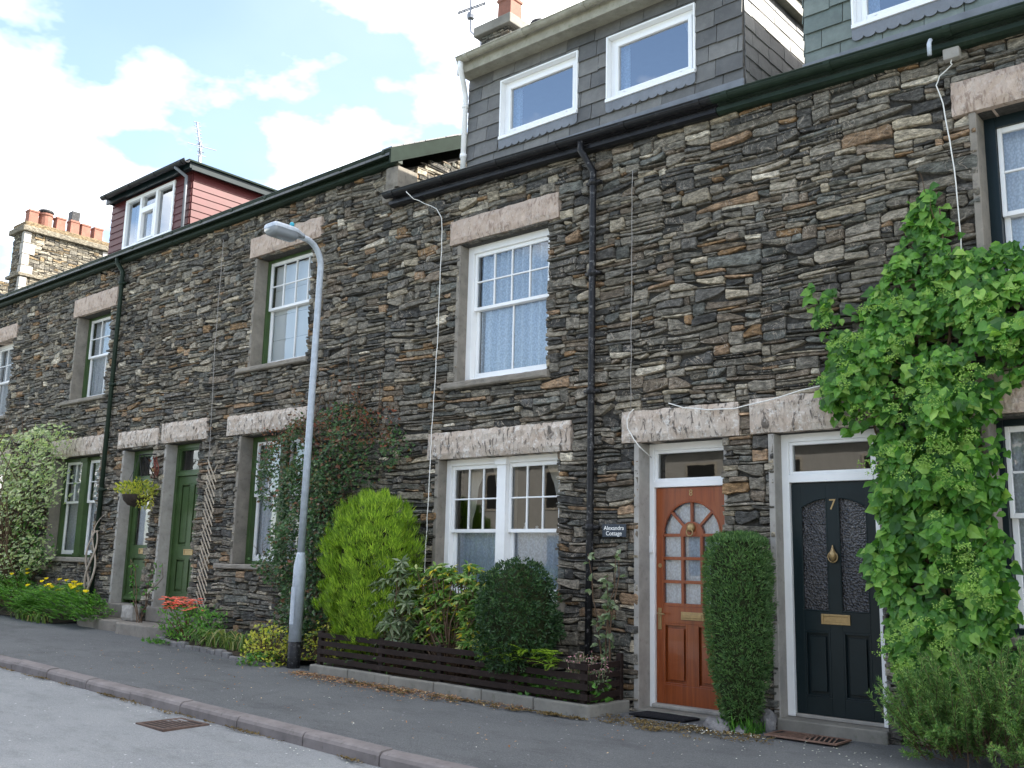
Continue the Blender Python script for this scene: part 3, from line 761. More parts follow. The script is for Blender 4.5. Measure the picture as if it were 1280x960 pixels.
# green doors of 9 and 10
for k,glazed in (('9',False),('10',True)):
    x0,x1,z0,z1=OPEN[k][2];yo=.20;zb=.64 if k=='9' else .64
    zt=2.60 if k=='9' else 2.56
    doorframe(k,OPEN[k][2],yo,zt,zt+.065,.06,'green',zb-.05)
    dx0,dx1,dz0,dz1=x0+.065,x1-.065,zb,zt-.004;cx=(dx0+dx1)/2
    mb=MB();y0,y1=yo,yo+.045;mr=1.43
    mb.box(dx0,dx0+.10,y0,y1,dz0,dz1);mb.box(dx1-.10,dx1,y0,y1,dz0,dz1)
    for (a,b) in ((dz0,dz0+.18),(mr-.1,mr+.1),(dz1-.12,dz1)): mb.box(dx0+.1,dx1-.1,y0+.001,y1,a,b)
    if glazed: panel(mb,dx0+.1,dx1-.1,dz0+.18,mr-.1,y0+.006)
    else:
        mb.box(cx-.05,cx+.05,y0+.002,y1,dz0+.18,dz1-.12)
        for (a,b) in ((dx0+.1,cx-.05),(cx+.05,dx1-.1)):
            panel(mb,a,b,dz0+.18,mr-.1,y0+.006);panel(mb,a,b,mr+.1,dz1-.12,y0+.006)
    mb.box(dx0+.01,dx1-.01,y1-.004,y1+.008,dz0,mr if glazed else dz1)
    mb.prof_x(dx0+.01,dx1-.01,[(y0,dz0+.015),(y0-.05,dz0+.015),(y0-.05,dz0+.04),(y0,dz0+.10)])
    d=mb.build('door',M['green'],HO[k],bevel=.003,recalc=True)
    if glazed:
        g=MB();quad_y(g,dx0+.08,dx1-.08,mr+.09,dz1-.1,y0+.02);g.build('door_pane',M['glass'],d)
        curtain(dx0+.08,dx1-.08,mr+.05,dz1-.1,y0+.07,.010,.1,33).build('curtain',M['lacewhite'],d,True)
    lx=cx+.06
    mb=MB();ring(mb,lx-.14,lx+.12,mr-.045,mr+.045,yo-.014,yo+.002,.02);mb.box(lx-.12,lx+.10,yo-.006,yo+.002,mr-.025,mr+.025);mb.build('letterbox',M['brass'],d,bevel=.003)
    mb=MB();mb.box(x0-.13,x1+.08,-.06,.42,.37,.60);mb.build('doorstep',M['step'],HO[k],bevel=.02)
# ------------------------------------------------------------------ roofs, gutters
def roof(k,y0,z0,ov=0.0,x0=None,x1=None,dz=0.0):
    a,b=H[k];a=a if x0 is None else x0;b=b if x1 is None else x1
    t=.09;s=.5
    mb=MB();zr=z0+s*(4-y0)
    for (ya,za,yb,zb) in ((y0,z0,4,zr),(4,zr,8.3,zr-s*4.3)):
        vs=[(a,ya,za),(b,ya,za+dz),(b,yb,zb+dz),(a,yb,zb)]
        vs+=[(v[0],v[1],v[2]-t) for v in vs]
        mb.add(vs,[(0,1,2,3),(7,6,5,4),(0,4,5,1),(2,6,7,3),(1,5,6,2),(0,3,7,4)])
    # ragged slate edge at the verge
    r=random.Random(5)
    if ov:
        for i in range(22):
            y=y0+i*.19;z=z0+s*(y-y0);mb.obox((b-.18,y,z-.004),(.18+r.uniform(-.02,.03),0,0),(0,.26,.13),(0,-.006,.014))
    o=mb.build('roof',M['roof'],HO[k])
    mb=MB();mb.tube([(a,4,zr+.03),(b,4,zr+.03)],.09,10);mb.build('ridge_tiles',M['concrete'],o)
    return o
for k in ('12','11','10'): roof(k,-.22,EAVE_L+.12)
r9=roof('9',-.22,EAVE_L+.12,1,None,-8.93)
for k in ('8','7'):
    roof(k,-.085,eave_r(H[k][0])+.10,0,None,None,eave_r(H[k][1])-eave_r(H[k][0]))
def gutter(k,x0,x1,z,mat,dz=0.0,y=-.17,r=.062,fas=True,mf=None):
    pts=[];n=9
    for i in range(n+1):
        a=math.pi+math.pi*i/n;pts.append((y+r*math.cos(a),z+r*math.sin(a)))
    for i in range(n,-1,-1):
        a=math.pi+math.pi*i/n;pts.append((y+(r-.008)*math.cos(a),z+.004+(r-.008)*math.sin(a)))
    mb=MB();mb.prof_x(x0,x1,pts,0,dz)
    mb.tube([(x0,y-r,z),(x1,y-r,z+dz)],.009,6)
    nb=int((x1-x0)/.9)
    for i in range(nb+1):
        x=x0+.15+(x1-x0-.3)*i/max(1,nb);zz=z+dz*(x-x0)/(x1-x0)
        q=[(y+(r+.008)*math.cos(math.pi+math.pi*j/8),zz+(r+.008)*math.sin(math.pi+math.pi*j/8)) for j in range(9)]
        q+=[(y+(r-.002)*math.cos(math.pi+math.pi*j/8),zz+(r-.002)*math.sin(math.pi+math.pi*j/8)) for j in range(8,-1,-1)]
        mb.prof_x(x-.03,x+.03,q)
    g=mb.build('gutter',M[mat],HO[k],recalc=True)
    if fas:
        mb=MB();mb.prof_x(x0+.01,x1,[(-.02,z-.145),(-.085,z-.145),(-.118,z-.125),(-.118,z-.085),(-.09,z-.06),(-.09,z+.05),(-.02,z+.05)],0,dz)
        mb.build('fascia',M[mf or mat],HO[k],recalc=True)
    return g
gutter('11',-24.57,-19.47,EAVE_L+.10,'pipegreen');gutter('12',-29.7,-24.57,EAVE_L+.10,'pipegreen')
gutter('10',-19.47,-14.37,EAVE_L+.10,'pipegreen')
gutter('9',-14.37,-8.93,EAVE_L+.10,'pipegreen')
gutter('8',-9.06,-4.35,eave_r(-9.06)+.05,'black',eave_r(-4.35)-eave_r(-9.06))
gutter('7',-4.35,1.0,eave_r(-4.35)+.05,'pipegreen',eave_r(1.0)-eave_r(-4.35))
# verge board of house 9
mb=MB();s=.5;t0=EAVE_L+.10
vs=[(-8.945,-.24,t0-.17),(-8.945,-.24,t0-.02),(-8.945,4,t0+2.10),(-8.945,4,t0+1.93)]
mb.obox((-8.945,-.24,t0-.20),(0,4.2,2.1),(0,0,.20),(.03,0,0));mb.build('verge_board',M['verge'],HO['9'],bevel=.004)
# downpipes
mb=MB()
x=-5.84
pts=[(x-.10,-.17,eave_r(x)-.0),(x-.10,-.17,eave_r(x)-.10),(x-.06,-.14,eave_r(x)-.18),(x,-.075,eave_r(x)-.34),(x,-.075,eave_r(x)-.45),(x-.0,-.075,2.0),(x-.01,-.075,.1)]
mb.tube(pts,.037,10)
for z in (5.35,4.35,3.1,1.72): 
    mb.lathe((x,-.075,z),[(.037,0),(.052,.005),(.052,.06),(.046,.07),(.037,.075)],10);mb.box(x-.09,x+.09,-.085,-.02,z+.02,z+.05)
mb.build('downpipe',M['blackflake'],HO['8'],True)
mb=MB();x=-16.03
pts=[(x-.06,-.17,EAVE_L+.06),(x-.06,-.17,EAVE_L-.05),(x,-.08,EAVE_L-.22),(x,-.08,.4)]
mb.tube(pts,.04,10)
for z in (6.0,4.2,2.4): mb.lathe((x,-.08,z),[(.04,0),(.053,.005),(.053,.06),(.04,.065)],10);mb.box(x-.08,x+.08,-.09,-.02,z+.02,z+.05)
mb.build('downpipe',M['pipegreen'],HO['10'],True)
# ------------------------------------------------------------------ dormers
def clad_slate(mb,o,u,v,n,w,h,sw,sh,holes=(),seed=1,tk=.026):
    r=random.Random(seed);o,u,v,n=map(V,(o,u,v,n));rows=int(math.ceil(h/sh))
    for j in range(rows):
        z=j*sh;off=-(sw/2 if j%2 else 0)-r.uniform(0,.03);x=off
        while x<w:
            ww=sw*r.uniform(.75,1.2);a,b=max(0,x),min(w,x+ww-.007);x+=ww
            if b-a<.02:continue
            rects=[(a,b,z,min(h,z+sh+.05))]
            rects=subtract(rects,holes)
            for (a1,b1,c1,d1) in rects:
                if d1-c1<.03 or b1-a1<.02:continue
                dz=r.uniform(-.007,.007);t=tk*r.uniform(.85,1.15)
                mb.obox(o+u*a1+v*(c1+dz)+n*t,u*(b1-a1),v*(d1-c1)-n*(t-.004),n*.008)
def casement(k,dorm,x0,x1,z0,z1,y,mat='upvc',reveal=.03,cur=True,seed=0):
    mb=MB()
    ring(mb,x0,x1,z0,z1,y-.045,y+.09,.02);ring(mb,x0+.02,x1-.02,z0+.02,z1-.02,y+.035,y+.085,.05);ring(mb,x0+.072,x1-.072,z0+.072,z1-.072,y+.022,y+.08,.045)
    mb.box(x0-.0,x1+.0,y-.06,y-.03,z0-.012,z0+.028)
    for xx in (x0+.2,x1-.2): mb.box(xx-.012,xx+.012,y+.012,y+.021,z0+.085,z0+.097)
    f=mb.build('window',M[mat],dorm,bevel=.004)
    g=MB();quad_y(g,x0+.1,x1-.1,z0+.1,z1-.1,y+.05);g.build('pane',M['glass_dormer'],f)
    return f
def dormer(k,x0,x1,zb,zt,yf,depth,wins,mat,sl=(.30,.20),seed=1,scallop=True):
    p=HO[k];mb=MB()
    b=MB()  # shell
    holes=[(w[0],w[1],w[2],w[3]) for w in wins]
    xs=sorted({x0,x1}|{h[0] for h in holes}|{h[1] for h in holes});zs=sorted({zb,zt}|{h[2] for h in holes}|{h[3] for h in holes})
    for i in range(len(xs)-1):
        for j in range(len(zs)-1):
            cx,cz=(xs[i]+xs[i+1])/2,(zs[j]+zs[j+1])/2
            if any(h[0]<cx<h[1] and h[2]<cz<h[3] for h in holes):continue
            b.box(xs[i],xs[i+1],yf,yf+.1,zs[j],zs[j+1])
    b.box(x0,x0+.1,yf+.1,yf+depth,zb,zt);b.box(x1-.1,x1,yf+.1,yf+depth,zb,zt)
    b.box(x0+.1,x1-.1,yf+depth-.1,yf+depth,zb,zt);b.box(x0+.1,x1-.1,yf+.1,yf+depth-.1,zt-.03,zt)
    d=b.build('dormer',M['interior'],p)
    return d,holes
def slate_dormer(k,x0,x1,zb,zt,yf,depth,wins,mat,seed,gut='cream',fm='cream'):
    d,holes=dormer(k,x0,x1,zb,zt,yf,depth,wins,mat)
    mb=MB()
    hs=[(h[0]-x0,h[1]-x0,h[2]-zb-.001,h[3]-zb+.001) for h in holes]
    clad_slate(mb,(x0,yf,zb),(1,0,0),(0,0,1),(0,-1,0),x1-x0,zt-zb,.40,.185,hs,seed)
    clad_slate(mb,(x1,yf,zb),(0,1,0),(0,0,1),(1,0,0),depth,zt-zb,.30,.16,(),seed+1,.013)
    clad_slate(mb,(x0,yf+depth,zb),(0,-1,0),(0,0,1),(-1,0,0),depth,zt-zb,.32,.17,(),seed+2)
    mb.build('slate_cladding',M[mat],d)
    for h in holes:
        casement(k,d,h[0],h[1],h[2],h[3],yf+.0)
        # scalloped lead apron
        mb=MB();n=int((h[1]-h[0])/.105)
        w=(h[1]-h[0])/n
        for i in range(n):
            a=h[0]+i*w;pts=[(a,h[2]-.015)]+[(a+w/2-w/2*math.cos(math.pi*j/8),h[2]-.10-.035*math.sin(math.pi*j/8)) for j in range(9)]+[(a+w,h[2]-.015)]
            m=len(pts);vs=[(q[0],yf-.045,q[1]) for q in pts]+[(q[0],yf-.036,q[1]) for q in pts]
            mb.add(vs,[tuple(range(m)),tuple(range(m,2*m))[::-1]]+[(j,m+j,m+(j+1)%m,(j+1)%m) for j in range(m)])
        mb.build('lead_apron',M['lead'],d,recalc=True)
    mb=MB();mb.box(x0-.02,x1+.02,yf-.06,yf-.034,zb-.08,zb+.06);mb.build('lead_flashing',M['lead'],d,bevel=.003)
    # flat roof with fascia, soffit and gutter
    mb=MB();mb.box(x0-.02,x1+.10,yf-.20,yf+depth,zt-.02,zt+.008);mb.box(x0-.02,x1+.10,yf-.225,yf-.20,zt-.035,zt+.12)
    mb.box(x1+.07,x1+.10,yf-.199,yf+depth,zt+.009,zt+.16);mb.box(x0-.02,x0+.01,yf-.199,yf+depth,zt+.009,zt+.12)
    mb.build('fascia',M[fm],d,bevel=.004)
    mb=MB();mb.box(x0-.04,x1+.13,yf-.22,yf+depth+.2,zt+.125,zt+.165);mb.build('flat_roof',M['lead'],d)
    g=gutter(k,x0+.06,x1+.15,zt+.125,gut,0,yf-.29,.055,False)
    g.parent=d
    return d
D8=slate_dormer('8',-7.87,-4.15,6.02,7.30,.1,3.3,[(-7.335,-6.17,6.34,7.09),(-5.78,-4.672,6.335,7.10)],'slate',40)
D7=slate_dormer('7',-3.51,.4,5.95,7.30,.1,3.3,[(-3.06,-2.0,6.215,7.0),(-1.5,-.4,6.215,7.0)],'slategreen',50)
mb=MB();x=-7.905
mb.tube([(x+.13,-.19,7.40),(x+.13,-.19,7.30),(x+.02,.0,7.16),(x,.05,7.05),(x,.05,6.0)],.034,10)
for z in (6.9,6.25): mb.lathe((x,.05,z),[(.034,0),(.044,.004),(.044,.05),(.034,.054)],10)
mb.build('downpipe',M['upvc'],D8,True)
for h,sd in (((-7.335,-6.17,6.34,7.09),1),((-5.78,-4.672,6.335,7.10),2),((-3.06,-2.0,6.215,7.0),3)):
    curtain(h[0]+.07,h[0]+.2,h[2]+.05,h[3],.24,.015,.06,sd).build('curtain',M['lacewhite'],D8 if sd<3 else D7,True)
    curtain(h[1]-.24,h[1]-.07,h[2]+.05,h[3],.24,.015,.06,sd+5,-1).build('curtain',M['lacewhite'],D8 if sd<3 else D7,True)
# red boarded dormer
x0,x1,zb,zt,yf,dp=-17.0,-14.265,6.3,7.74,.1,2.7
win=(-16.45,-14.78,6.74,7.69)
d,_=dormer('10',x0,x1,zb,zt,yf,dp,[win],'redboard')
mb=MB()
def boards(mb,o,u,n,w,h,holes=()):
    o,u,n=V(o),V(u),V(n);bh=.125
    for j in range(int(h/bh)+1):
        z=j*bh
        for (a,b,c,e) in subtract([(0,w,z,min(h,z+bh-.001))],holes):
            if e-c<.01:continue
            P=[o+u*a+V((0,0,c))+n*.024,o+u*b+V((0,0,c))+n*.024,o+u*b+V((0,0,e))+n*.012,o+u*a+V((0,0,e))+n*.012]
            Q=[p_-n*(.024 if i<2 else .012) for i,p_ in enumerate(P)]
            mb.add(P+Q,[(0,1,2,3),(0,4,5,1),(2,6,7,3),(1,5,6,2),(0,3,7,4)])
boards(mb,(x0,yf,zb),(1,0,0),(0,-1,0),x1-x0,zt-zb,[(win[0]-x0,win[1]-x0,win[2]-zb,win[3]-zb)])
boards(mb,(x1,yf,zb),(0,1,0),(1,0,0),dp,zt-zb)
mb.build('red_boarding',M['redboard'],d,recalc=True)
mb=MB();a,b,c,e=win;y=yf
ring(mb,a,b,c,e,y-.04,y+.05,.06)
w=b-a;m1,m2=a+w*.335,a+w*.655
for m in (m1,m2): mb.box(m-.035,m+.035,y-.042,y+.05,c+.06,e-.06)
zt2=c+(e-c)*.68;mb.box(m1+.035,m2-.035,y-.041,y+.05,zt2-.035,zt2+.035)
ring(mb,m1+.035,m2-.035,c+.06,zt2-.035,y-.05,y+.02,.035)
f=mb.build('window',M['upvc'],d,bevel=.004)
g=MB();quad_y(g,a+.05,b-.05,c+.05,e-.05,y+.01);g.build('pane',M['glass_dormer'],f)
curtain(a+.06,m1,c+.05,e,.26,.018,.08,70).build('curtain',M['lacewhite'],f,True)
mb=MB();mb.box(x0-.0,x1+.18,yf-.20,yf+dp+.2,zt+.062,zt+.09);mb.build('flat_roof',M['verge'],d)
mb=MB();mb.box(x0+.02,x1+.14,yf-.16,yf-.12,zt-.04,zt+.061);mb.box(x1+.10,x1+.14,yf-.119,yf+dp,zt-.06,zt+.061);mb.box(x0+.02,x0+.06,yf-.119,yf+dp,zt-.02,zt+.061);mb.box(x0+.06,x1+.10,yf-.119,yf+.0,zt-.0,zt+.03);mb.build('fascia',M['bluegreen'],d,bevel=.003)
g=gutter('10',x0+.06,x1+.2,zt+.06,'black',0,yf-.25,.055,False);g.parent=d
mb=MB();x=x1-.10
mb.tube([(x-.05,yf-.25,zt+.05),(x-.05,yf-.25,zt-.0),(x+.02,yf-.08,zt-.12),(x+.02,yf-.07,6.3)],.03,10);mb.build('downpipe',M['lead'],d,True)
# far dormer beyond the tall chimney
slate_dormer('12',-28.9,-26.2,6.3,7.75,.3,3,[(-28.3,-27.1,6.8,7.5)],'slate',60)
# ------------------------------------------------------------------ chimneys
def chimney(k,x0,x1,y0,y1,z0,z1,mat,cap,seed):
    mb=MB();mb.box(x0,x1,y0,y1,z0,z1-.0,1)
    for s in pack(y0,y1,z0,z1,.8,seed): stone(mb,s,rs,lambda a,b,c:(x1-b*.4+.02,a,c),None,False)
    for s in pack(x0,x1,z0,z1,.8,seed+1): stone(mb,s,rs,lambda a,b,c:(a,y0+b*.4-.02,c),None,False)
    o=mb.build('chimney',[M[mat],M['mortar']],HO[k])
    return o
C=chimney('11',-25.35,-24.7,1.6,3.72,7.2,9.28,'stone_pale',None,90)
for i in range(7):   # dressed corner blocks
    z=7.25+i*.29;w=.30 if i%2 else .18
    mb=MB();mb.box(-24.70-w*.5,-24.655,1.55,1.55+w,z,z+.28);mb.build('corner_stone',M['jamb_pale'],C,bevel=.01)
    mb=MB();mb.box(-24.70-.2,-24.655,3.77-w,3.77,z,z+.28);mb.build('corner_stone',M['jamb_pale'],C,bevel=.01)
mb=MB();mb.box(-25.47,-24.58,1.48,3.84,9.28,9.42);mb.box(-25.4,-24.65,1.55,3.77,9.421,9.55);mb.build('cap',M['stone_pale'],C,bevel=.02)
mb=MB();mb.box(-25.42,-24.62,1.50,3.80,8.12,8.20);mb.build('band_course',M['stone_pale'],C,bevel=.01)
def pot(x,y,z,w,h,par,lid=None,name='chimney_pot',m='terracotta'):
    mb=MB()
    ring_=[(1.0,0),(1.05,h*.08),(.9,h*.12),(.86,h*.85),(.98,h*.88),(.98,h),(.75,h),(.7,h*.6)]
    prof=[(r*w*.7071*1.0,zz) for r,zz in ring_]
    mb.lathe((x,y,z),prof,4 if lid!='round' else 14)
    if lid!='round': 
        c,s_=math.cos(math.pi/4),math.sin(math.pi/4)
        mb.v=[(x+(p[0]-x)*c-(p[1]-y)*s_,y+(p[0]-x)*s_+(p[1]-y)*c,p[2]) for p in mb.v]
    o=mb.build(name,M[m],par,bevel=.008)
    return o
ys=[1.80,2.14,2.50,2.86,3.16,3.50]
for i,y in enumerate(ys):
    h=.40 if i!=3 else .42;z=9.53
    pot(-24.95,y,z,.27,h,C,'round' if i==1 else None,m='terracotta')
mb=MB();mb.lathe((-24.95,2.14,9.93),[(.16,0),(.2,.05),(.17,.10),(.02,.13)],14);mb.build('pot_cowl',M['blackpaint'],C,True)
mb=MB();mb.box(-25.06,-24.84,2.75,2.97,9.93,10.2);mb.build('pot_cowl',M['blackpaint'],C,bevel=.01)
C8=chimney('8',-9.55,-9.0,2.05,3.6,7.0,9.34,'stone',None,95)
mb=MB();mb.box(-9.65,-8.9,1.95,3.7,9.34,9.50);mb.box(-9.6,-8.95,2.0,3.65,9.501,9.54);mb.build('cap',M['concrete'],C8,bevel=.015)
pot(-9.2,2.28,9.52,.3,.42,C8);pot(-9.2,3.0,9.52,.28,.3,C8)
for (y,z) in ((2.28,9.94),(3.0,9.82)):
    mb=MB();mb.tube([(-9.2,y,z-.02),(-9.2,y,z+.03),(-9.2,y,z+.09),(-9.2,y,z+.13)],[.13,.17,.14,.04],12);mb.build('pot_cowl',M['blackpaint'],C8,True)
C12=chimney('12',-30.3,-29.7,1.8,3.3,7.2,9.2,'stone_pale',None,97)
pot(-30,2.2,9.2,.25,.35,C12,'round')
# ------------------------------------------------------------------ cables on walls
def wig(pts,r,mat,par,name='cable',seed=0,amp=.006,n=6):
    rr=random.Random(seed);P=[]
    for i in range(len(pts)-1):
        a,b=V(pts[i]),V(pts[i+1]);m=max(2,int((b-a).length/.12))
        for j in range(m): 
            p=a.lerp(b,j/m);P.append(p+V((rr.uniform(-amp,amp),0,rr.uniform(-amp,amp))))
    P.append(V(pts[-1]));mb=MB();mb.tube(P,r,n);return mb.build(name,M[mat],par,True)
wig([(-8.57,-.26,5.88),(-8.50,-.20,5.79),(-8.36,-.13,5.72),(-8.22,-.07,5.64),(-8.13,-.06,5.5),(-8.11,-.06,5.22),(-8.12,-.06,4.03),(-8.15,-.07,2.87),(-8.16,-.07,2.13),(-8.20,-.06,1.0)],.0052,'cable',HO['8'],seed=1)
wig([(-2.20,-.07,5.56),(-2.20,-.06,5.52),(-2.30,-.06,5.45),(-2.33,-.06,5.38),(-2.29,-.06,5.2),(-2.26,-.06,5.0),(-2.22,-.06,4.5),(-2.215,-.06,3.9)],.0052,'cable',HO['7'],seed=2)
mb=MB();mb.box(-2.255,-2.125,-.10,-.03,5.56,5.67);mb.build('junction_box',M['jamb_pale'],HO['7'],bevel=.008)
mb=MB();mb.tube([(-2.3,-.25,5.69),(-2.3,-.29,5.64),(-2.3,-.29,5.54)],.018,8);mb.build('cable_clamp',M['galv'],HO['7'],True)
wig([(-5.24,.12,2.44),(-5.26,-.07,2.535),(-5.32,-.075,2.61),(-5.395,-.075,2.72),(-5.40,-.075,2.80),(-5.37,-.075,2.87),(-5.32,-.075,2.905)],.0055,'cable',HO['8'],seed=3,amp=.002)
wig([(-4.92,-.075,2.93),(-4.75,-.08,2.87),(-4.5,-.08,2.83),(-4.22,-.08,2.82),(-3.9,-.08,2.86),(-3.6,-.08,2.92),(-3.35,-.085,2.95),(-3.1,-.08,2.94)],.0055,'cable',HO['8'],seed=4,amp=.002)
wig([(-12.93,-.06,6.2),(-12.93,-.06,4.5),(-12.86,-.06,3.2),(-12.80,-.06,1.2)],.005,'cablegrey',HO['9'],seed=5)
wig([(-5.35,-.06,5.4),(-5.36,-.06,4.2),(-5.36,-.07,2.92)],.004,'cablegrey',HO['8'],seed=6)
# ------------------------------------------------------------------ ground
def sheet(name,x0,x1,y0,y1,dz,mat,nx,ny,jit=0.0):
    mb=MB();vs=[]
    for j in range(ny+1):
        for i in range(nx+1):
            x=x0+(x1-x0)*i/nx;y=y0+(y1-y0)*j/ny
            vs.append((x,y,zg(x,y)+dz+jit*noise.noise(V((x*1.1,y*1.6,2)))))
    mb.add(vs,[(j*(nx+1)+i,j*(nx+1)+i+1,(j+1)*(nx+1)+i+1,(j+1)*(nx+1)+i) for j in range(ny) for i in range(nx)])
    return tag(mb.build(name,M[mat],None,True),None,None,None,'structure')
sheet('pavement',-45,14,-2.77,.6,0,'pavement',240,14,.012)
sheet('road',-45,14,-9.6,-2.9,-.10,'road',200,10,.006)
sheet('far_pavement',-45,14,-12.6,-9.6,.0,'pavement',60,3)
mb=MB();x=-45;r=random.Random(8)
while x<14:
    l=.915;a,b=x+.007,x+l-.007
    g=r.uniform(-.007,.007)
    P=[(-2.905,-.2),(-2.905,-.035),(-2.893,-.012),(-2.872,.0),(-2.77,.004),(-2.77,-.2)]
    n=len(P)
    vs=[(a,y,zg(a,y)+z+g) for y,z in P]+[(b,y,zg(b,y)+z+g) for y,z in P]
    mb.add(vs,[(i,(i+1)%n,n+(i+1)%n,n+i) for i in range(n)]+[tuple(range(n))[::-1],tuple(range(n,2*n))])
    x+=l
tag(mb.build('kerb',M['kerb'],None,recalc=True),None,None,None,'structure')
mb=MB();mb.box(-45,14,-2.90,-2.77,-.5,-.16);
mb=MB();Z=-.45;mb.add([(-400,-400,Z),(400,-400,Z),(400,400,Z),(-400,400,Z)],[(0,1,2,3)])
tag(mb.build('ground',M['ground']),None,None,None,'structure')
# opposite side of the street (seen only in window reflections)
ot=thing('terrace_row','dark stone terrace across the street reflected in the window glass','house',(-8,-21,.2))
mb=MB();mb.box(-32,14,-28,-21,-.45,5.4);mb.build('wall',M['render'],ot)
mb=MB();mb.prof_x(-32.2,14.2,[(-20.7,5.35),(-24.5,7.4),(-28.3,5.35)]);mb.build('roof',M['roof'],ot,recalc=True)
for i in range(14):
    x=-30+i*3.1
    for z in (1.0,3.4):
        mb=MB();ring(mb,x,x+1.2,z,z+1.5,-21,-20.97,.08,0);mb.box(x+.08,x+1.12,-20.995,-20.985,z+.08,z+1.42,1);mb.build('window',[M['jamb'],M['dark']],ot)
# drain grate
t=thing('drain_grate','rusty rectangular drain grate in the road beside the kerb','drain',(-8.0,-3.2,zg(-8,-3.2)-.1))
mb=MB();z=zg(-8,-3.2)-.1
ring(mb,-8.25,-7.78,0,0,0,0,0) if 0 else None
x0,x1,y0,y1=-8.24,-7.78,-3.42,-2.98
zt=z+.012
for (a,b,c,d_) in ((x0,x1,y0,y0+.035),(x0,x1,y1-.035,y1),(x0,x0+.035,y0+.035,y1-.035),(x1-.035,x1,y0+.035,y1-.035)): mb.box(a,b,c,d_,z-.06,zt)
for i in range(1,7):
    yy=y0+.035+(y1-y0-.07)*i/7;mb.box(x0+.035,x1-.035,yy-.010,yy+.010,z-.03,zt-.002)
mb.build('grating',M['rust'],t,bevel=.003)
mb=MB();mb.box(x0+.03,x1-.03,y0+.03,y1-.03,z+.002,z+.0045);mb.build('pit',M['dark'],t)  # flat black plate on the road, its colour stands in for shade below the bars
# ------------------------------------------------------------------ leaves
def leaf(mb,p,d,nrm,l,w,shape=0,fold=.18,droop=.15,mat=0):
    d=d.normalized();s=d.cross(nrm)
    if s.length<1e-4:s=d.orthogonal()
    s.normalize();n=s.cross(d)
    if shape==0:
        m=p+d*l*.5-n*l*fold*.3
        t=p+d*l-n*l*droop
        mb.add([p,p+d*l*.5+s*w*.5+n*w*fold*.5,t,p+d*l*.5-s*w*.5+n*w*fold*.5],[(0,1,2),(0,2,3)],mat)
    elif shape==1:  # heart shaped
        t=p+d*l-n*l*droop;m=p+d*l*.45
        a=n*w*fold
        mb.add([p,p+d*l*.10+s*w*.38+a*.7,p+d*l*.5+s*w*.48+a*.7,t,p+d*l*.5-s*w*.48+a*.7,p+d*l*.10-s*w*.38+a*.7,m],[(0,1,2,6),(6,2,3),(0,6,4,5),(6,3,4)],mat)
    elif shape==2:  # thin blade
        mb.add([p-s*w*.5,p+s*w*.5,p+d*l*.6+s*w*.45-n*l*droop*.3,p+d*l-n*l*droop,p+d*l*.6-s*w*.45-n*l*droop*.3],[(0,1,2,3,4)],mat)
def rv(r): 
    while 1:
        v=V((r.uniform(-1,1),r.uniform(-1,1),r.uniform(-1,1)))
        if .05<v.length<1:return v.normalized()
def inpoly(x,z,P):
    c=False;j=len(P)-1
    for i in range(len(P)):
        if (P[i][1]>z)!=(P[j][1]>z) and x<(P[j][0]-P[i][0])*(z-P[i][1])/(P[j][1]-P[i][1])+P[i][0]:c=not c
        j=i
    return c
def polydist(x,z,P):
    m=9
    for i in range(len(P)):
        a=P[i];b=P[(i+1)%len(P)];dx,dz=b[0]-a[0],b[1]-a[1];q=dx*dx+dz*dz
        t=max(0,min(1,((x-a[0])*dx+(z-a[1])*dz)/q)) if q else 0
        m=min(m,math.hypot(x-a[0]-t*dx,z-a[1]-t*dz))
    return m
def clump(x,y,z,s): return noise.noise(V((x*s,y*s,z*s)))
def wall_foliage(mb,P,y_back,thick,n,l,w,shape,r,cl=3.0,out=.6,drp=.5,gap=-.25,jit=.05):
    xs=[p[0] for p in P];zs=[p[1] for p in P];k=0;tr=0
    while k<n and tr<n*14:
        tr+=1
        x=r.uniform(min(xs),max(xs));z=r.uniform(min(zs),max(zs))
        if not inpoly(x,z,P):continue
        e=min(1,polydist(x,z,P)/.32)
        th=(thick(x,z) if callable(thick) else thick)*(.25+.75*math.sqrt(e))
        c=clump(x,0,z,cl)
        if c<gap and r.random()<.85:continue
        u=r.random()**.45
        y=y_back-th*u*(.72+.7*c)
        nr=V((r.uniform(-.6,.6),-1,r.uniform(-.1,.8)))
        nr.normalize()
        d=V((r.uniform(-1,1),-out*r.uniform(.2,1.2),-drp*r.uniform(.2,1.5)+r.uniform(-.2,.5)))
        sc=r.uniform(.45,1.3);leaf(mb,V((x+r.uniform(-jit,jit),y,z+r.uniform(-jit,jit))),d,nr,l*sc,w*sc,shape,r.uniform(.05,.3),r.uniform(.05,.35));k+=1
def branch(mb,p,d,l,r0,r,wob_=.25,n=5,up=0.0,depth=1,kids=2):
    pts=[V(p)];d=V(d).normalized()
    for i in range(n):
        d=(d+rv(r)*wob_+V((0,0,up))).normalized();pts.append(pts[-1]+d*l/n)
    mb.tube(pts,[r0*(1-.75*i/n) for i in range(n+1)],5,caps=False)
    if depth>0:
        for _ in range(kids):
            i=r.randint(1,n-1);branch(mb,pts[i],(d+rv(r)*.9),l*.6,r0*.55,r,wob_,4,up,depth-1,kids)
    return pts
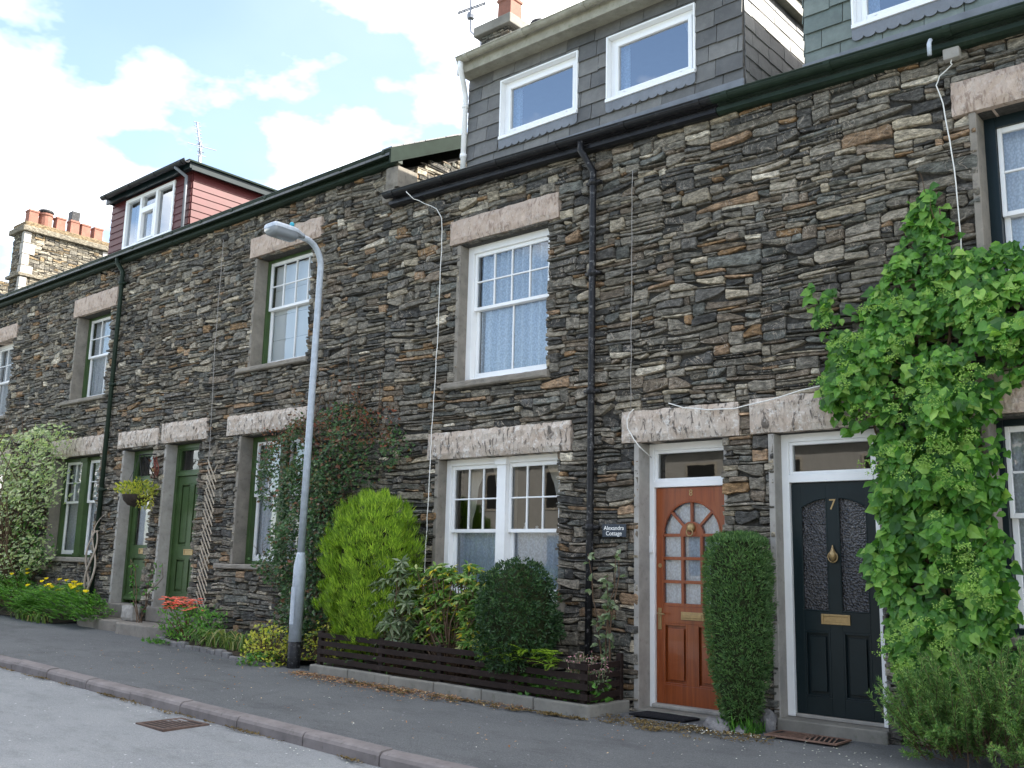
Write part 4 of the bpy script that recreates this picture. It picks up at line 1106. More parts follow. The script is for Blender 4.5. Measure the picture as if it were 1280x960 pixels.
# ---- climbing hydrangea
r=random.Random(101)
hyd=thing('climbing_plant','bright green leafy climber with lime flower heads beside the blackish green door','climber',(-2.6,-.1,zg(-2.6)))
HP=[(-3.546,3.78),(-3.467,3.86),(-3.25,3.74),(-3.054,3.45),(-2.876,3.76),(-2.679,4.12),(-2.581,4.25),(-2.443,4.52),(-2.325,4.2),(-2.187,3.95),(-1.95,3.9),(-1.793,3.88),(-1.773,3.6),(-1.576,3.45),(-1.527,3.1),(-1.773,2.86),(-1.99,2.75),(-2.006,2.45),(-2.053,2.05),(-2.025,1.75),(-1.986,1.35),(-1.958,0.8),(-2.244,0.5),(-2.674,0.5),(-2.846,0.62),(-2.884,1.1),(-3.018,1.55),(-2.913,1.85),(-2.98,2.25),(-2.884,2.45),(-3.151,2.55),(-3.349,2.72),(-3.329,3.05),(-3.25,3.25),(-3.497,3.55)]
mb=MB()
hth=lambda x,z:(.20+.28*sm(3.9,2.6,z))
wall_foliage(mb,HP,-.02,hth,7200,.088,.072,1,r,3.6,.7,.9,-.10,.04)
wall_foliage(mb,[(-2.88,2.5),(-2.18,2.5),(-2.12,.6),(-2.72,.6)],-.02,.42,900,.115,.09,1,r,2.6,.7,.9,-.3,.05)
mb.build('foliage',M['hyd'],hyd)
mb=MB()
k=0
while k<105:
    x=r.uniform(-3.5,-1.7);z=r.uniform(.7,3.6)
    if not inpoly(x,z,HP) or polydist(x,z,HP)<.06:continue
    if clump(x,0,z,3.4)<-.05: continue
    k+=1
    c=V((x,-.02-hth(x,z)*r.uniform(.95,1.25),z));R0=r.uniform(.05,.095)
    nr=V((r.uniform(-.4,.4),-.6,1)).normalized()
    a=nr.orthogonal().normalized();b=nr.cross(a)
    for i in range(46):
        q=R0*math.sqrt(r.random());th=r.uniform(0,6.283)
        p=c+a*q*math.cos(th)+b*q*math.sin(th)+nr*r.uniform(-.008,.012)-nr*q*.25
        leaf(mb,p,rv(r),nr,.018,.014,0)
mb.build('flower_heads',M['umbel'],hyd)
mb=MB()
for x,z1 in ((-2.5,3.9),(-2.35,4.3),(-2.6,3.6),(-2.3,3.2),(-2.75,3.0),(-3.0,3.0),(-2.2,2.4)):
    pts=[V((-2.45+r.uniform(-.2,.2),-.06,.1))]
    n=12
    for i in range(1,n+1):
        t=i/n;pts.append(V((-2.45+(x+2.45)*t+r.uniform(-.06,.06),-.06-r.uniform(0,.05),.1+(z1-.1)*t)))
    mb.tube(pts,[.022*(1-.7*i/n) for i in range(n+1)],6)
for k in range(40):
    x,z=r.uniform(-3.5,-1.8),r.uniform(.8,4.2)
    if inpoly(x,z,HP):branch(mb,(x,-.05,z),(r.uniform(-1,1),-.6,.4),.3,.006,r,.3,4,0,0)
branch(mb,(-2.46,-.05,4.3),(0,-.1,1),.35,.006,r,.15,5,.05,0)
mb.build('stem',M['twig'],hyd,True)
# ---- cotoneaster
r=random.Random(102)
cot=thing('wall_shrub','dark glossy wall shrub with reddish twigs behind the lamp post','shrub',(-9.9,-.3,zg(-9.9)))
CP=[(-11.5,2.55),(-11.3,2.95),(-10.7,3.2),(-10.2,3.3),(-9.6,3.35),(-9.15,3.15),(-8.72,2.95),(-8.42,2.72),(-8.55,2.55),(-9.0,2.45),(-9.2,2.1),(-9.3,1.5),(-9.2,.4),(-10.3,.3),(-10.75,.5),(-10.85,1.0),(-11.35,1.3),(-10.95,1.55),(-10.95,1.9),(-11.4,2.2)]
mb=MB();wall_foliage(mb,CP,-.03,lambda x,z:.32+.2*sm(3,1,z),7600,.055,.038,0,r,2.6,.5,.2,-.30,.05)
wall_foliage(mb,[(-10.9,2.6),(-9.6,2.6),(-9.5,.4),(-10.6,.4)],-.03,.48,3600,.055,.036,0,r,2.2,.5,.2,-.35,.05)
mb.build('foliage',M['coton'],cot)
mb=MB()
for i in range(150):
    x,z=r.uniform(-11.4,-8.5),r.uniform(.5,3.2)
    if not inpoly(x,z,CP) or polydist(x,z,CP)<.12:continue
    branch(mb,(x,-.1-r.uniform(0,.25),z),(r.uniform(-1,1),-.4,.5),.30,.004,r,.35,5,.05,1,2)
for x,h in ((-9.62,.55),(-9.35,.35),(-10.0,.4),(-10.3,.3),(-9.05,.3),(-9.5,.45)):
    branch(mb,(x,-.12,3.0),(r.uniform(-.2,.2),0,1),.4+h,.007,r,.15,6,.1,1,3)
for x in (-9.9,-9.7,-9.55,-9.45): branch(mb,(x,-.2,.15),(r.uniform(-.2,.2),0,1),2.0,.026,r,.10,8,.1,0,0)
mb.build('twigs',M['twig'],cot,True)
mb=MB()
for i in range(900):   # red new leaves on upper shoots
    x=r.uniform(-11.2,-8.6);z=r.triangular(2.5,3.75,3.1)
    if x<-10.6 and z>3.1: continue
    if z>3.2 and min(abs(x+9.62),abs(x+9.3),abs(x+10.1),abs(x+10.6))>.08:continue
    leaf(mb,V((x,-.15-r.uniform(0,.25),z)),rv(r),V((0,-1,.3)),.05,.03,0)
mb.build('red_leaves',M['redleaf'],cot)
# ---- egg shaped shrubs
def egg(t,prof):
    for i in range(len(prof)-1):
        if prof[i][0]<=t<=prof[i+1][0]:
            u=(t-prof[i][0])/(prof[i+1][0]-prof[i][0]);u=u*u*(3-2*u);return prof[i][1]+(prof[i+1][1]-prof[i][1])*u
    return 0
def shrub_surf(mb,c,h,prof,n,fn,r,lump=.12,ls=4,depth=.25,yk=1.0):
    c=V(c);k=0
    mx=max(p[1] for p in prof)
    while k<n:
        t=r.random();rad=egg(t,prof)
        if r.random()>max(rad,mx*.15)/mx:continue
        a=r.uniform(0,6.283)
        if math.sin(a)>.55 and r.random()<.7:continue  # less leaf on the hidden side near the wall
        x,y,z=math.cos(a),math.sin(a),t*h
        lm=1+lump*noise.noise(V((x*ls*.5+c.x,y*ls*.5,z*ls)))*2
        q=rad*lm*(1-depth*r.random()**2)
        p=c+V((x*q,y*q*yk,z));dr=(egg(min(1,t+.03),prof)-egg(max(0,t-.03),prof))/(.06*h)
        nr=V((x,y,-dr)).normalized();fn(mb,p,nr,r);k+=1
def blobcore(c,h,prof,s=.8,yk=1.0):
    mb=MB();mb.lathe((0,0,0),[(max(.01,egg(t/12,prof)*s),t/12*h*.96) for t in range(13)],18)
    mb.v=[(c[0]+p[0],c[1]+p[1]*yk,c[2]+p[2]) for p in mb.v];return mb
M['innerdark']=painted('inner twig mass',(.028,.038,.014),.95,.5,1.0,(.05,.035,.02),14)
r=random.Random(103)
con=thing('golden_conifer','golden yellow egg shaped conifer behind the low fence','conifer',(-8.83,-.42,zg(-8.83)))
PR=[(0,.26),(.12,.45),(.3,.60),(.5,.63),(.68,.60),(.82,.52),(.92,.40),(1,.15)]
base=(-8.62,-.47,.33);hh=1.80
def spray(mb,p,nr,r):
    up=(V((0,0,1))*1.25+nr*.55+rv(r)*.28).normalized();side=up.cross(nr)
    if side.length<.1:side=up.orthogonal()
    side.normalize();side=(side+rv(r)*.5).normalized();fl=side.cross(up).normalized()
    L0=r.uniform(.07,.13)
    for a in (-1,-.5,0,.5,1):
        d=(up+side*a*.6+rv(r)*.12);leaf(mb,p+side*a*.014,d,fl,L0*(1-.35*abs(a)),.011,0,.3,-.05)
mb=MB();shrub_surf(mb,base,hh,PR,4600,spray,r,.20,7,.3,.72)
mb.build('foliage',M['gold'],con)
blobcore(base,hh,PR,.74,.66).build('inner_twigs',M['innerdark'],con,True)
mb=MB();mb.tube([(-8.83,-.42,.05),(-8.83,-.42,.6)],.06,8);mb.build('trunk',M['twig'],con)
# dark dome
r=random.Random(104)
dd=thing('evergreen_bush','dark green dome shaped evergreen bush under the ground floor window','bush',(-6.43,-.42,zg(-6.4)))
PR2=[(0,.30),(.15,.37),(.4,.415),(.65,.40),(.82,.335),(.93,.22),(1,.05)]
def small(l,w,up):
    def f(mb,p,nr,r):
        for _ in range(2): leaf(mb,p+rv(r)*.015,(nr+rv(r)*.9+V((0,0,up))),(nr+rv(r)*.6),l*r.uniform(.6,1.2),w,0,.2,.1)
    return f
b2=(-6.42,-.45,.36);mb=MB();shrub_surf(mb,b2,1.07,PR2,4200,small(.045,.018,.3),r,.16,7,.18,.95)
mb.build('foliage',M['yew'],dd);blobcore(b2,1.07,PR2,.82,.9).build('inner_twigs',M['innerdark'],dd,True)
mb=MB();mb.tube([(-6.42,-.42,.05),(-6.42,-.42,.5)],.035,8);mb.build('trunk',M['twig'],dd)
# clipped column hedge
r=random.Random(105)
hd=thing('clipped_hedge','tall clipped green hedge column between the orange door and the blackish door','hedge',(-4.13,-.2,zg(-4.1)))
PR3=[(0,.13),(.08,.18),(.3,.25),(.6,.285),(.86,.28),(.95,.25),(1,.16)]
b3=(-4.115,-.27,.15);mb=MB();shrub_surf(mb,b3,1.53,PR3,6800,small(.040,.010,.7),r,.07,9,.13,.85)
for i in range(1300):
    a=r.uniform(0,6.283);q=math.sqrt(r.random())*.26;small(.04,.009,1.2)(mb,V((b3[0]+q*math.cos(a),b3[1]+q*.85*math.sin(a),b3[2]+1.52+.02*clump(a,q*9,0,1)-.9*q*q)),V((0,0,1)),r)
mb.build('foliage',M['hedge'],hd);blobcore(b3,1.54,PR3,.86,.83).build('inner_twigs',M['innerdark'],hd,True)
mb=MB();mb.tube([(-4.12,-.2,.03),(-4.13,-.2,.12),(-4.12,-.2,.35)],[.10,.085,.07],9);mb.build('trunk',M['twig'],hd,True)
# pieris / rhododendron whorls
def whorl(mb,p,up,r,n,l,w,sh=0):
    a0=r.uniform(0,6);a=up.orthogonal().normalized();b=up.cross(a)
    for i in range(n):
        t=a0+i*6.283/n+r.uniform(-.25,.25);d=a*math.cos(t)+b*math.sin(t)+up*r.uniform(-.1,.6)
        leaf(mb,p,d,up,l*r.uniform(.7,1.15),w,sh,.2,r.uniform(.1,.4))
def branchy(name,label,cat,base,tips,leafm,twigm,r,n,l,w,leafname='foliage',extra=None,thick=.012):
    t=thing(name,label,cat,(base[0],base[1],zg(base[0],base[1])));mb=MB();tw=MB()
    for p in tips:
        p=V(p);b=V((base[0]+r.uniform(-.1,.1),base[1]+r.uniform(-.05,.05),zg(base[0],base[1])));m=b.lerp(p,.5)+rv(r)*.08+V((0,0,.08))
        tw.tube([b,m,p],[thick,thick*.7,thick*.35],5)
        up=((p-b).normalized()+V((0,-.5,.5))+rv(r)*.4).normalized()
        whorl(mb,p,up,r,n,l,w);whorl(mb,p-up*l*.25,up,r,n-1,l,w)
        if extra:whorl(mb,m.lerp(p,.5),up,r,n,l,w)
    mb.build(leafname,M[leafm],t);tw.build('twigs',M[twigm],t,True);return t
r=random.Random(106)
tips=[(r.uniform(-8.6,-7.85),-.58+r.uniform(-.12,.12),r.uniform(.55,1.40)) for _ in range(90)]
tips=[p for p in tips if abs(p[0]+8.25)<.40-.1*abs(p[2]-.9)]
branchy('rhododendron','grey green whorled shrub in front of the golden conifer','shrub',(-8.15,-.5),tips,'pieris','twig',r,9,.135,.04,extra=1)
r=random.Random(107)
tips=[(r.uniform(-7.85,-6.82),-.42+r.uniform(-.16,.16),r.uniform(.55,1.36)) for _ in range(190)]
branchy('variegated_shrub','yellow and green variegated shrub between the conifer and the dark dome bush','shrub',(-7.3,-.42),tips,'varieg','twig',r,8,.095,.036,extra=1)
# low ferny conifer under the dome
r=random.Random(108)
t=thing('juniper','low feathery yellowish green conifer spilling over the fence below the dark dome bush','shrub',(-6.2,-.6,zg(-6.2)))
mb=MB()
for i in range(70):
    p=V((r.uniform(-6.75,-5.75),-.60+r.uniform(-.12,.1),.46+r.uniform(0,.14)));d=V((r.uniform(-1,1),-.7,r.uniform(-.1,.4))).normalized();L0=r.uniform(.12,.22);sd=d.cross(V((0,0,1))).normalized()
    for j in range(9):
        q=p+d*L0*j/9-V((0,0,.04*(j/9)**2));w=.07*(1-j/10)
        for s_ in (-1,1):leaf(mb,q,d*.7+sd*s_,V((0,0,1)),w,.014,0)
mb.build('foliage',M['gold'],t)
# rosemary
r=random.Random(109)
t=thing('rosemary_bush','feathery green rosemary bush in the bottom right corner below the climber','shrub',(-2.3,-.45,zg(-2.3)))
mb=MB();tw=MB()
for i in range(250):
    b=V((-2.18+r.uniform(-.4,.55),-.42+r.uniform(-.25,.22),zg(-2.3)+r.uniform(0,.2)))
    L0=r.uniform(.45,.85)*(1-.35*abs((b.x+2.0)/.6));d=V(((b.x+2.13)*1.0+r.uniform(-.35,.35),(b.y+.4)*1.6-.16+r.uniform(-.2,.2),1)).normalized()
    if i<70: d=(d+V((r.uniform(-.7,.5),-.7,-.4))).normalized();L0*=.75
    n=10;p=b.copy();pts=[p.copy()]
    for j in range(n):
        d=(d+rv(r)*.13+V((0,0,.03))).normalized();p=p+d*L0/n;pts.append(p.copy())
        if j>1:
            for q in range(17):
                pp=pts[-2].lerp(p,r.random());e=(d*.9+rv(r)*.9).normalized();leaf(mb,pp,e,rv(r),r.uniform(.028,.05),.0075,0,.1,.1)
    tw.tube(pts,[.004*(1-.7*k/n) for k in range(n+1)],4,caps=False)
mb.build('foliage',M['rosemary'],t);tw.build('twigs',M['twig'],t,True)
# euonymus bushes
r=random.Random(110)
def lowbush(label,x0,x1,y,z0,z1,n,mat,name='euonymus_bush',l=.05,w=.034):
    t=thing(name,label,'shrub',((x0+x1)/2,y,zg((x0+x1)/2,y)));mb=MB();tw=MB();cx=(x0+x1)/2
    for i in range(n):
        while 1:
            u,v_,q=r.uniform(-1,1),r.uniform(-1,1),r.random()
            if u*u+v_*v_*.6+(q*q)*.9<1:break
        p=V((cx+u*(x1-x0)/2,y+v_*.24,z0+q*(z1-z0)))
        c=clump(p.x,p.y,p.z,6)
        if c<-.25:continue
        leaf(mb,p,rv(r)+V((0,-.3,.3)),V((0,-.6,.8))+rv(r)*.6,l*r.uniform(.6,1.2),w,0)
        if i%14==0: tw.tube([(cx+u*.1,y,zg(cx,y)),(cx+u*.2,y+v_*.1,(p.z+z0)/2),p],[.007,.005,.003],4)
    mb.build('foliage',M[mat],t);tw.build('twigs',M['twig'],t);return t
lowbush('round yellow leaved bush left of the lamp post base',-10.55,-9.72,-.72,.12,.60,950,'euon')
lowbush('yellow green sprigs right of the lamp post base beside the fence end',-9.72,-9.2,-.42,.2,.66,420,'euon')
lowbush('green underplanting at the foot of the yellow leaved bush',-10.35,-9.85,-.86,.10,.28,300,'weed','ivy_clump',.045,.035)
# strap leaves
r=random.Random(111)
def straps(label,x0,x1,y,n,l,name='strap_plant'):
    t=thing(name,label,'plant',((x0+x1)/2,y,zg((x0+x1)/2,y)));mb=MB()
    for i in range(n):
        x=r.uniform(x0,x1);b=V((x,y+r.uniform(-.1,.1),zg(x,y)));a=r.uniform(0,6.283);o=V((math.cos(a),math.sin(a)*.7-.25,0));L0=l*r.uniform(.6,1.15);w=r.uniform(.016,.028)
        vs=[];m=7;s=o.cross(V((0,0,1))).normalized()
        for j in range(m+1):
            u=j/m;p=b+o*L0*(.15*u+.5*u*u)+V((0,0,L0*(1.0*u-.95*u*u*u*r.uniform(.8,1.0))))
            ww=w*(1-u**3);vs+=[p-s*ww*.5,p+s*ww*.5]
        mb.add(vs,[(2*j,2*j+1,2*j+3,2*j+2) for j in range(m)])
    mb.build('foliage',M['strap'],t);return t
straps('strap leaved day lily clump drooping over the bed edge left of the yellow bush',-11.9,-10.75,-.52,95,.62,'day_lily')
straps('tuft of arching pale grass at the pavement edge by the poppy leaves',-17.3,-16.0,-.72,55,.4,'grass_tuft')
# azalea
r=random.Random(112)
t=thing('azalea','small azalea with coral pink flowers right of the right hand green door','shrub',(-12.4,-.42,zg(-12.4)))
mb=MB();fl=MB();tw=MB()
for i in range(900):
    x=r.uniform(-12.95,-11.75);z=zg(-12.4)+r.uniform(.05,.5);y=-.42+r.uniform(-.22,.2);leaf(mb,V((x,y,z)),rv(r),V((0,-.5,1)),.07,.028,0)
for i in range(60):
    c=V((r.uniform(-12.95,-12.15),-.42+r.uniform(-.25,.12),zg(-12.4)+r.uniform(.44,.60)))
    fl=MB()
    for j in range(8):
        a=j*.785+r.random();leaf(fl,c,V((math.cos(a),math.sin(a)*.8,.35)),V((0,-.4,1)),.05,.04,0)
    fl.build('flower',M['pinkfl'],t)
for i in range(9): tw.tube([(-12.45,-.42,zg(-12.4)),(-12.5+r.uniform(-.4,.3),-.42+r.uniform(-.2,.1),zg(-12.4)+r.uniform(.3,.5))],[.008,.004],4)
mb.build('foliage',M['poppyleaf'],t);tw.build('twigs',M['redtwig'],t)
# poppies
r=random.Random(113)
def ferny(label,x0,x1,y,zt,n,flowers,name,y2=.3,mat='poppyleaf'):
    t=thing(name,label,'plant',((x0+x1)/2,y,zg((x0+x1)/2,y)));mb=MB();fl=MB();st=MB();g=zg((x0+x1)/2,y);cx=(x0+x1)/2
    for i in range(n):
        u=r.uniform(-1,1);v_=r.uniform(-1,1);q=r.random()**.6*max(.15,1-.65*u*u)
        p=V((cx+u*(x1-x0)/2,y+v_*y2,g+.05+q*(zt-g-.1)));c=clump(p.x,p.y,p.z,3.5)
        if c<-.28:continue
        d=V((u+r.uniform(-.6,.6),-.7+v_*.4,.35)).normalized();s=d.cross(V((0,0,1))).normalized();L0=r.uniform(.08,.15)
        for j in range(4):
            w=L0*.5
            for s_ in (-1,1):leaf(mb,p+d*L0*j/4,d*.8+s*s_*.8,V((0,-.4,1)),w*(1-j*.15),.024,0)
        leaf(mb,p+d*L0,d,V((0,-.4,1)),w,.028,0)
    for i in range(flowers):
        x=cx+r.uniform(-.85,.85)*(x1-x0)/2;c=V((x,y+r.uniform(-.25,.2),zt+r.uniform(-.14,.06)))
        fl=MB();fl.tube([(x,y,g+.2),c],.004,4,1)
        for j in range(5):
            a=j*1.257+r.random();leaf(fl,c,V((math.cos(a),math.sin(a)*.8-.2,.5)),V((0,-.6,.8)),.05,.06,1,.1,0)
        fl.build('flower',[M['yellowfl'],M['poppyleaf']],t)
    mb.build('foliage',M[mat],t)
ferny('ferny green clump with yellow poppies at the foot of the green mullioned window',-17.3,-14.95,-.5,.88,1000,26,'poppy_clump')
ferny('taller ferny green clump without many flowers at the left edge under the cream shrub',-20.4,-17.2,-.55,1.08,1000,4,'fern_clump',.35)
# cream variegated shrub
r=random.Random(114)
vs_=thing('cornus_shrub','large cream edged variegated shrub at the left edge against the wall','shrub',(-18.6,-.4,zg(-18.6)))
VP=[(-22.2,3.3),(-20.9,3.5),(-19.6,3.55),(-18.5,3.62),(-17.5,3.62),(-16.95,3.42),(-17.35,3.05),(-17.2,2.85),(-16.75,2.72),(-16.95,2.35),(-17.65,2.1),(-17.7,1.75),(-17.3,1.3),(-18.1,.95),(-18.3,.6),(-22.2,.6)]
mb=MB();wall_foliage(mb,VP,-.03,lambda x,z:.75,7600,.095,.05,0,r,1.7,.6,.3,-.26,.07);mb.build('foliage',M['silver'],vs_)
mb=MB();wall_foliage(mb,[(-22,2.4),(-18.2,2.3),(-17.3,1.4),(-18.2,.7),(-22,.7)],-.03,.5,1400,.08,.045,0,r,2.0,.6,.3,-.3,.07);mb.build('lower_foliage',M['weed'],vs_)
mb=MB()
for i in range(50):
    branch(mb,(-18.9+r.uniform(-.7,.5),-.2,.4),(r.uniform(-.6,.5),-.25,1),r.uniform(1.5,2.9),.02,r,.18,8,.06,1,3)
mb.build('stems',M['twig'],vs_,True)
# twisted climber stem
r=random.Random(115)
t=thing('vine_stem','bare pale twisted vine stem beside the green downpipe','climber',(-16.1,-.1,zg(-16.1)))
mb=MB()
for k in range(3):
    pts=[];
    for i in range(16):
        u=i/15;pts.append((-16.17+.05*k+.09*math.sin(u*7+k*2.1)+.10*u,-.13-.03*math.cos(u*8+k*2),.3+u*1.45))
    mb.tube(pts,[.024*(1-.45*i/15) for i in range(16)],6)
branch(mb,(-16.1,-.12,1.65),(.2,-.1,1),.5,.014,r,.3,6,.05,1,2)
mb.build('stem',M['paletwig'],t,True)
# thin rose by the doors
def thinrose(label,x,y,z1,n,seed,spread,mat='weed',leafn=40,tw='twig',ls=.07,zlo=.3):
    r=random.Random(seed);t=thing('rose_bush',label,'shrub',(x,y,zg(x,y)));mb=MB();s=MB();g=zg(x,y)
    for i in range(n):
        dx=r.uniform(-spread,spread);pts=[V((x+r.uniform(-.06,.06),y,g))]
        for j in range(1,8): pts.append(V((x+dx*(j/7)**1.2+r.uniform(-.03,.03),y+r.uniform(-.04,.03),g+(z1-g)*(j/7)*(1 if i<2 else r.uniform(.85,1)))))
        s.tube(pts,[.011*(1-.65*j/7) for j in range(8)],5)
        for q in range(leafn//n):
            k=r.randint(2,6);p=pts[k].lerp(pts[k+1],r.random())
            if (p.z-g)/(z1-g)<zlo:continue
            d=rv(r)+V((0,-.4,0))
            for m in range(3): leaf(mb,p+d*.03,d+rv(r)*.9,V((0,-.6,.7))+rv(r)*.3,ls*r.uniform(.7,1.2),ls*.6,1,.12,.1)
    s.build('stems',M[tw],t,True);mb.build('foliage',M[mat],t)
thinrose('sparse climbing rose beside the black downpipe under the name plate',-5.6,-.15,1.5,4,201,.22,'pieris',44,'twig',.075,.3)
thinrose('thin leafy rose stems on the pier between the two green doors',-14.0,-.3,1.30,4,202,.6,'weed',40,'twig',.06,.25)
# heather
r=random.Random(116)
t=thing('heather','pale pink heather at the right end of the planting bed','plant',(-5.62,-.42,zg(-5.6)))
mb=MB();fl=MB()
for i in range(90):
    x=-5.6+r.uniform(-.18,.18);d=V((r.uniform(-.5,.5),r.uniform(-.5,.2),1)).normalized();p=V((x,-.42+r.uniform(-.1,.1),.25));L0=r.uniform(.18,.34)
    for j in range(8):
        q=p+d*L0*(j+1)/8;leaf(fl if j>4 else mb,q,rv(r),rv(r),.025,.014,0)
    mb.tube([p,p+d*L0],.003,3,caps=False)
mb.build('foliage',M['pieris'],t);fl.build('flowers',M['heather'],t)
# ------------------------------------------------------------------ planting bed with edging and fence
t=thing('bed_edging','low weathered concrete edging around the planting bed under the ground floor window','edging',(-7.2,-.7,zg(-7.2)))
P0=V((-9.17,-.86));P1=V((-5.43,-.62));P2=V((-5.37,-.05))
def edgeseg(mb,a,b,h,w):
    d=(b-a);n=max(1,int(round(d.length/.62)));s=d.normalized();nn=V((-s.y,s.x))
    for i in range(n):
        p=a+d*i/n+s*.004;q=a+d*(i+1)/n-s*.004
        z=zg(p.x,p.y)+rs.uniform(-.005,.005);z2=zg(q.x,q.y)
        vs=[(p.x,p.y,z-.1),(q.x,q.y,z2-.1),(q.x+nn.x*w,q.y+nn.y*w,z2-.1),(p.x+nn.x*w,p.y+nn.y*w,z-.1)]
        vs+=[(v[0],v[1],v[2]+.1+h) for v in vs]
        mb.add(vs,[(3,2,1,0),(4,5,6,7),(0,1,5,4),(1,2,6,5),(2,3,7,6),(3,0,4,7)])
mb=MB();edgeseg(mb,P0,P1,.105,.075);edgeseg(mb,P1,P2,.105,.075);edgeseg(mb,V((-9.20,-.05)),P0,.10,.075)
mb.build('edging_stones',M['concrete'],t,bevel=.014)
mb=MB();zz=.0
mb.add([(-9.12,-.79,zg(-9.1)+.06),(-5.46,-.56,zg(-5.5)+.07),(-5.40,.02,zg(-5.4)+.1),(-9.12,.02,zg(-9.1)+.1)],[(0,1,2,3)])
mb.build('soil',M['soil'],t)
f=thing('low_fence','low dark brown slatted fence around the planting bed','fence',(-7.2,-.72,zg(-7.2)+.1))
mb=MB()
A=V((-9.10,-.80));B=V((-5.47,-.575));Cc=V((-5.44,-.10))
def rail(mb,a,b,z0,z1,h,t=.018):
    d=(b-a);s=d.normalized();nn=V((s.y,-s.x))
    mb.obox((a.x,a.y,z0),(d.x,d.y,z1-z0),(0,0,h),(nn.x*t,nn.y*t,0))
gz=lambda p:zg(p.x,p.y)+.10
for i in range(4):
    o=.035+i*.088
    m=MB();rail(m,A,B,gz(A)+o,gz(B)+o,.055);m.build('rail',M['fence'],f,bevel=.003)
    m=MB();rail(m,B+V((.002,.0)),Cc,gz(B)+o,gz(Cc)+o+.01,.055);m.build('rail',M['fence'],f,bevel=.003)
m=MB()
pl=[A.lerp(B,u) for u in (.004,.27,.5,.75,.98)]+[B.lerp(Cc,.9)]
for i,p in enumerate(pl):
    m=MB();hz=.40 if i<5 else .46
    m.box(p.x-.028,p.x+.028,p.y+.003,p.y+.05,gz(p)-.06,gz(p)+hz*.93);m.build('post',M['fence'],f,bevel=.004)
# left bed soil and stone edge
t=thing('bed_edging','low ragged stone edging round the lily bed left of the lamp post','edging',(-11.3,-.6,zg(-11.3)))
mb=MB();r=random.Random(33)
EP=[(-13.05,-.35),(-12.9,-.62),(-12.4,-.72),(-11.8,-.73),(-11.2,-.78),(-10.6,-.86),(-10.1,-.92),(-9.85,-.85)]
for i in range(len(EP)-1):
    a,b=V(EP[i]),V(EP[i+1]);m=3
    for j in range(m):
        p=a.lerp(b,j/m);q=a.lerp(b,(j+1)/m-.03);z=zg(p.x,p.y);h=r.uniform(.03,.075);s=(q-p).normalized();nn=V((-s.y,s.x))*r.uniform(.06,.1)
        mb.obox((p.x,p.y,z-.05),(q.x-p.x,q.y-p.y,0),(nn.x,nn.y,0),(0,0,.05+h))
mb.build('edging_stones',M['rock'],t,bevel=.014,recalc=True)
mb=MB();P=[(x,y+.04,zg(x,y)+.035+.012*(i%2)) for i,(x,y) in enumerate(EP)]+[(-9.3,.02,.25),(-13.1,.02,.29)]
mb.add(P,[tuple(range(len(P)))]);mb.build('soil',M['soil'],t)
t=thing('soil_bed','strip of dark soil at the wall foot under the cream shrub and poppies','flower bed',(-18,-.4,zg(-18)))
mb=MB();mb.add([(-24,-.75,zg(-24,-.75)+.02),(-15.9,-.72,zg(-15.9,-.72)+.02),(-15.8,.0,zg(-15.9)+.05),(-24,.0,zg(-24)+.05)],[(0,1,2,3)]);mb.build('soil',M['soil'],t)
# lower steps of 9 and 10 (pavement platforms)
mb=MB()
def blob_step(mb,x0,x1,y0,y1,z0,z1,r,seed):
    n=10;pts=[(x0,y1),(x0,y0+.06)]+[(x0+(x1-x0)*i/n,y0+.03*math.sin(i*1.3+seed)-.05*math.sin(math.pi*i/n)) for i in range(1,n)]+[(x1,y0+.06),(x1,y1)]
    m=len(pts);vs=[(p[0],p[1],z0) for p in pts]+[(p[0],p[1],z1) for p in pts]
    mb.add(vs,[tuple(range(m))[::-1],tuple(range(m,2*m))]+[(i,(i+1)%m,m+(i+1)%m,m+i) for i in range(m)])
mb=MB();blob_step(mb,-15.85,-14.46,-.42,-.064,.1,.385,r,1);mb.build('lower_step',M['step'],HO['10'],bevel=.02,recalc=True)
mb=MB();blob_step(mb,-14.42,-12.95,-.50,-.064,.1,.375,r,2);mb.build('lower_step',M['step'],HO['9'],bevel=.02,recalc=True)
mb=slab(-14.62,-14.28,.385,.60,-.28,-.16,rl,.01);o=mb.build('stone_block',M['jamb_pale'],None);tag(o,'loose squared stone block standing on the step between the green doors','stone')
# ------------------------------------------------------------------ doormats
def zmat(x,y): return zg(x,y)+.004
t=thing('doormat','thin black rubber doormat lying before the orange door','doormat',(-4.93,-.14,zmat(-4.93,-.14)),'doormats before the front doors')
mb=MB();z=zmat(-4.93,-.14)+.006
mb.obox((-5.24,-.27,z),(.57,.02,0),(.03,.25,0),(0,0,.014))
for i in range(14): mb.obox((-5.22+.002*i,-.255+.0165*i,z+.0141),(.53,.018,0),(.002,.009,0),(0,0,.004))
mb.build('rubber',M['rubber'],t,bevel=.003)
t=thing('doormat','rusty brown iron grid doormat lying before the blackish green door','doormat',(-3.52,-.3,zmat(-3.5,-.3)),'doormats before the front doors')
mb=MB();z=zmat(-3.52,-.3)+.008;ox,oy=-3.83,-.42
W_,Hh=.60,.30
mb.obox((ox,oy,z),(W_,0,0),(0,.018,0),(0,0,.012));mb.obox((ox,oy+Hh-.018,z),(W_,0,0),(0,.018,0),(0,0,.012))
mb.obox((ox,oy+.018,z),(.018,0,0),(0,Hh-.036,0),(0,0,.012));mb.obox((ox+W_-.018,oy+.018,z),(.018,0,0),(0,Hh-.036,0),(0,0,.012))
mb.box(ox+.018,ox+W_-.018,oy+.018,oy+Hh-.018,z,z+.005,1)
def diag(x,s):
    # diagonal slat across the inside of the frame half
    mb.obox((x,oy+.02,z+.0055),(s*.12,Hh-.04,0),(.012,0,0),(0,0,.005))
for i in range(7): diag(ox+.025+i*.040,.6)
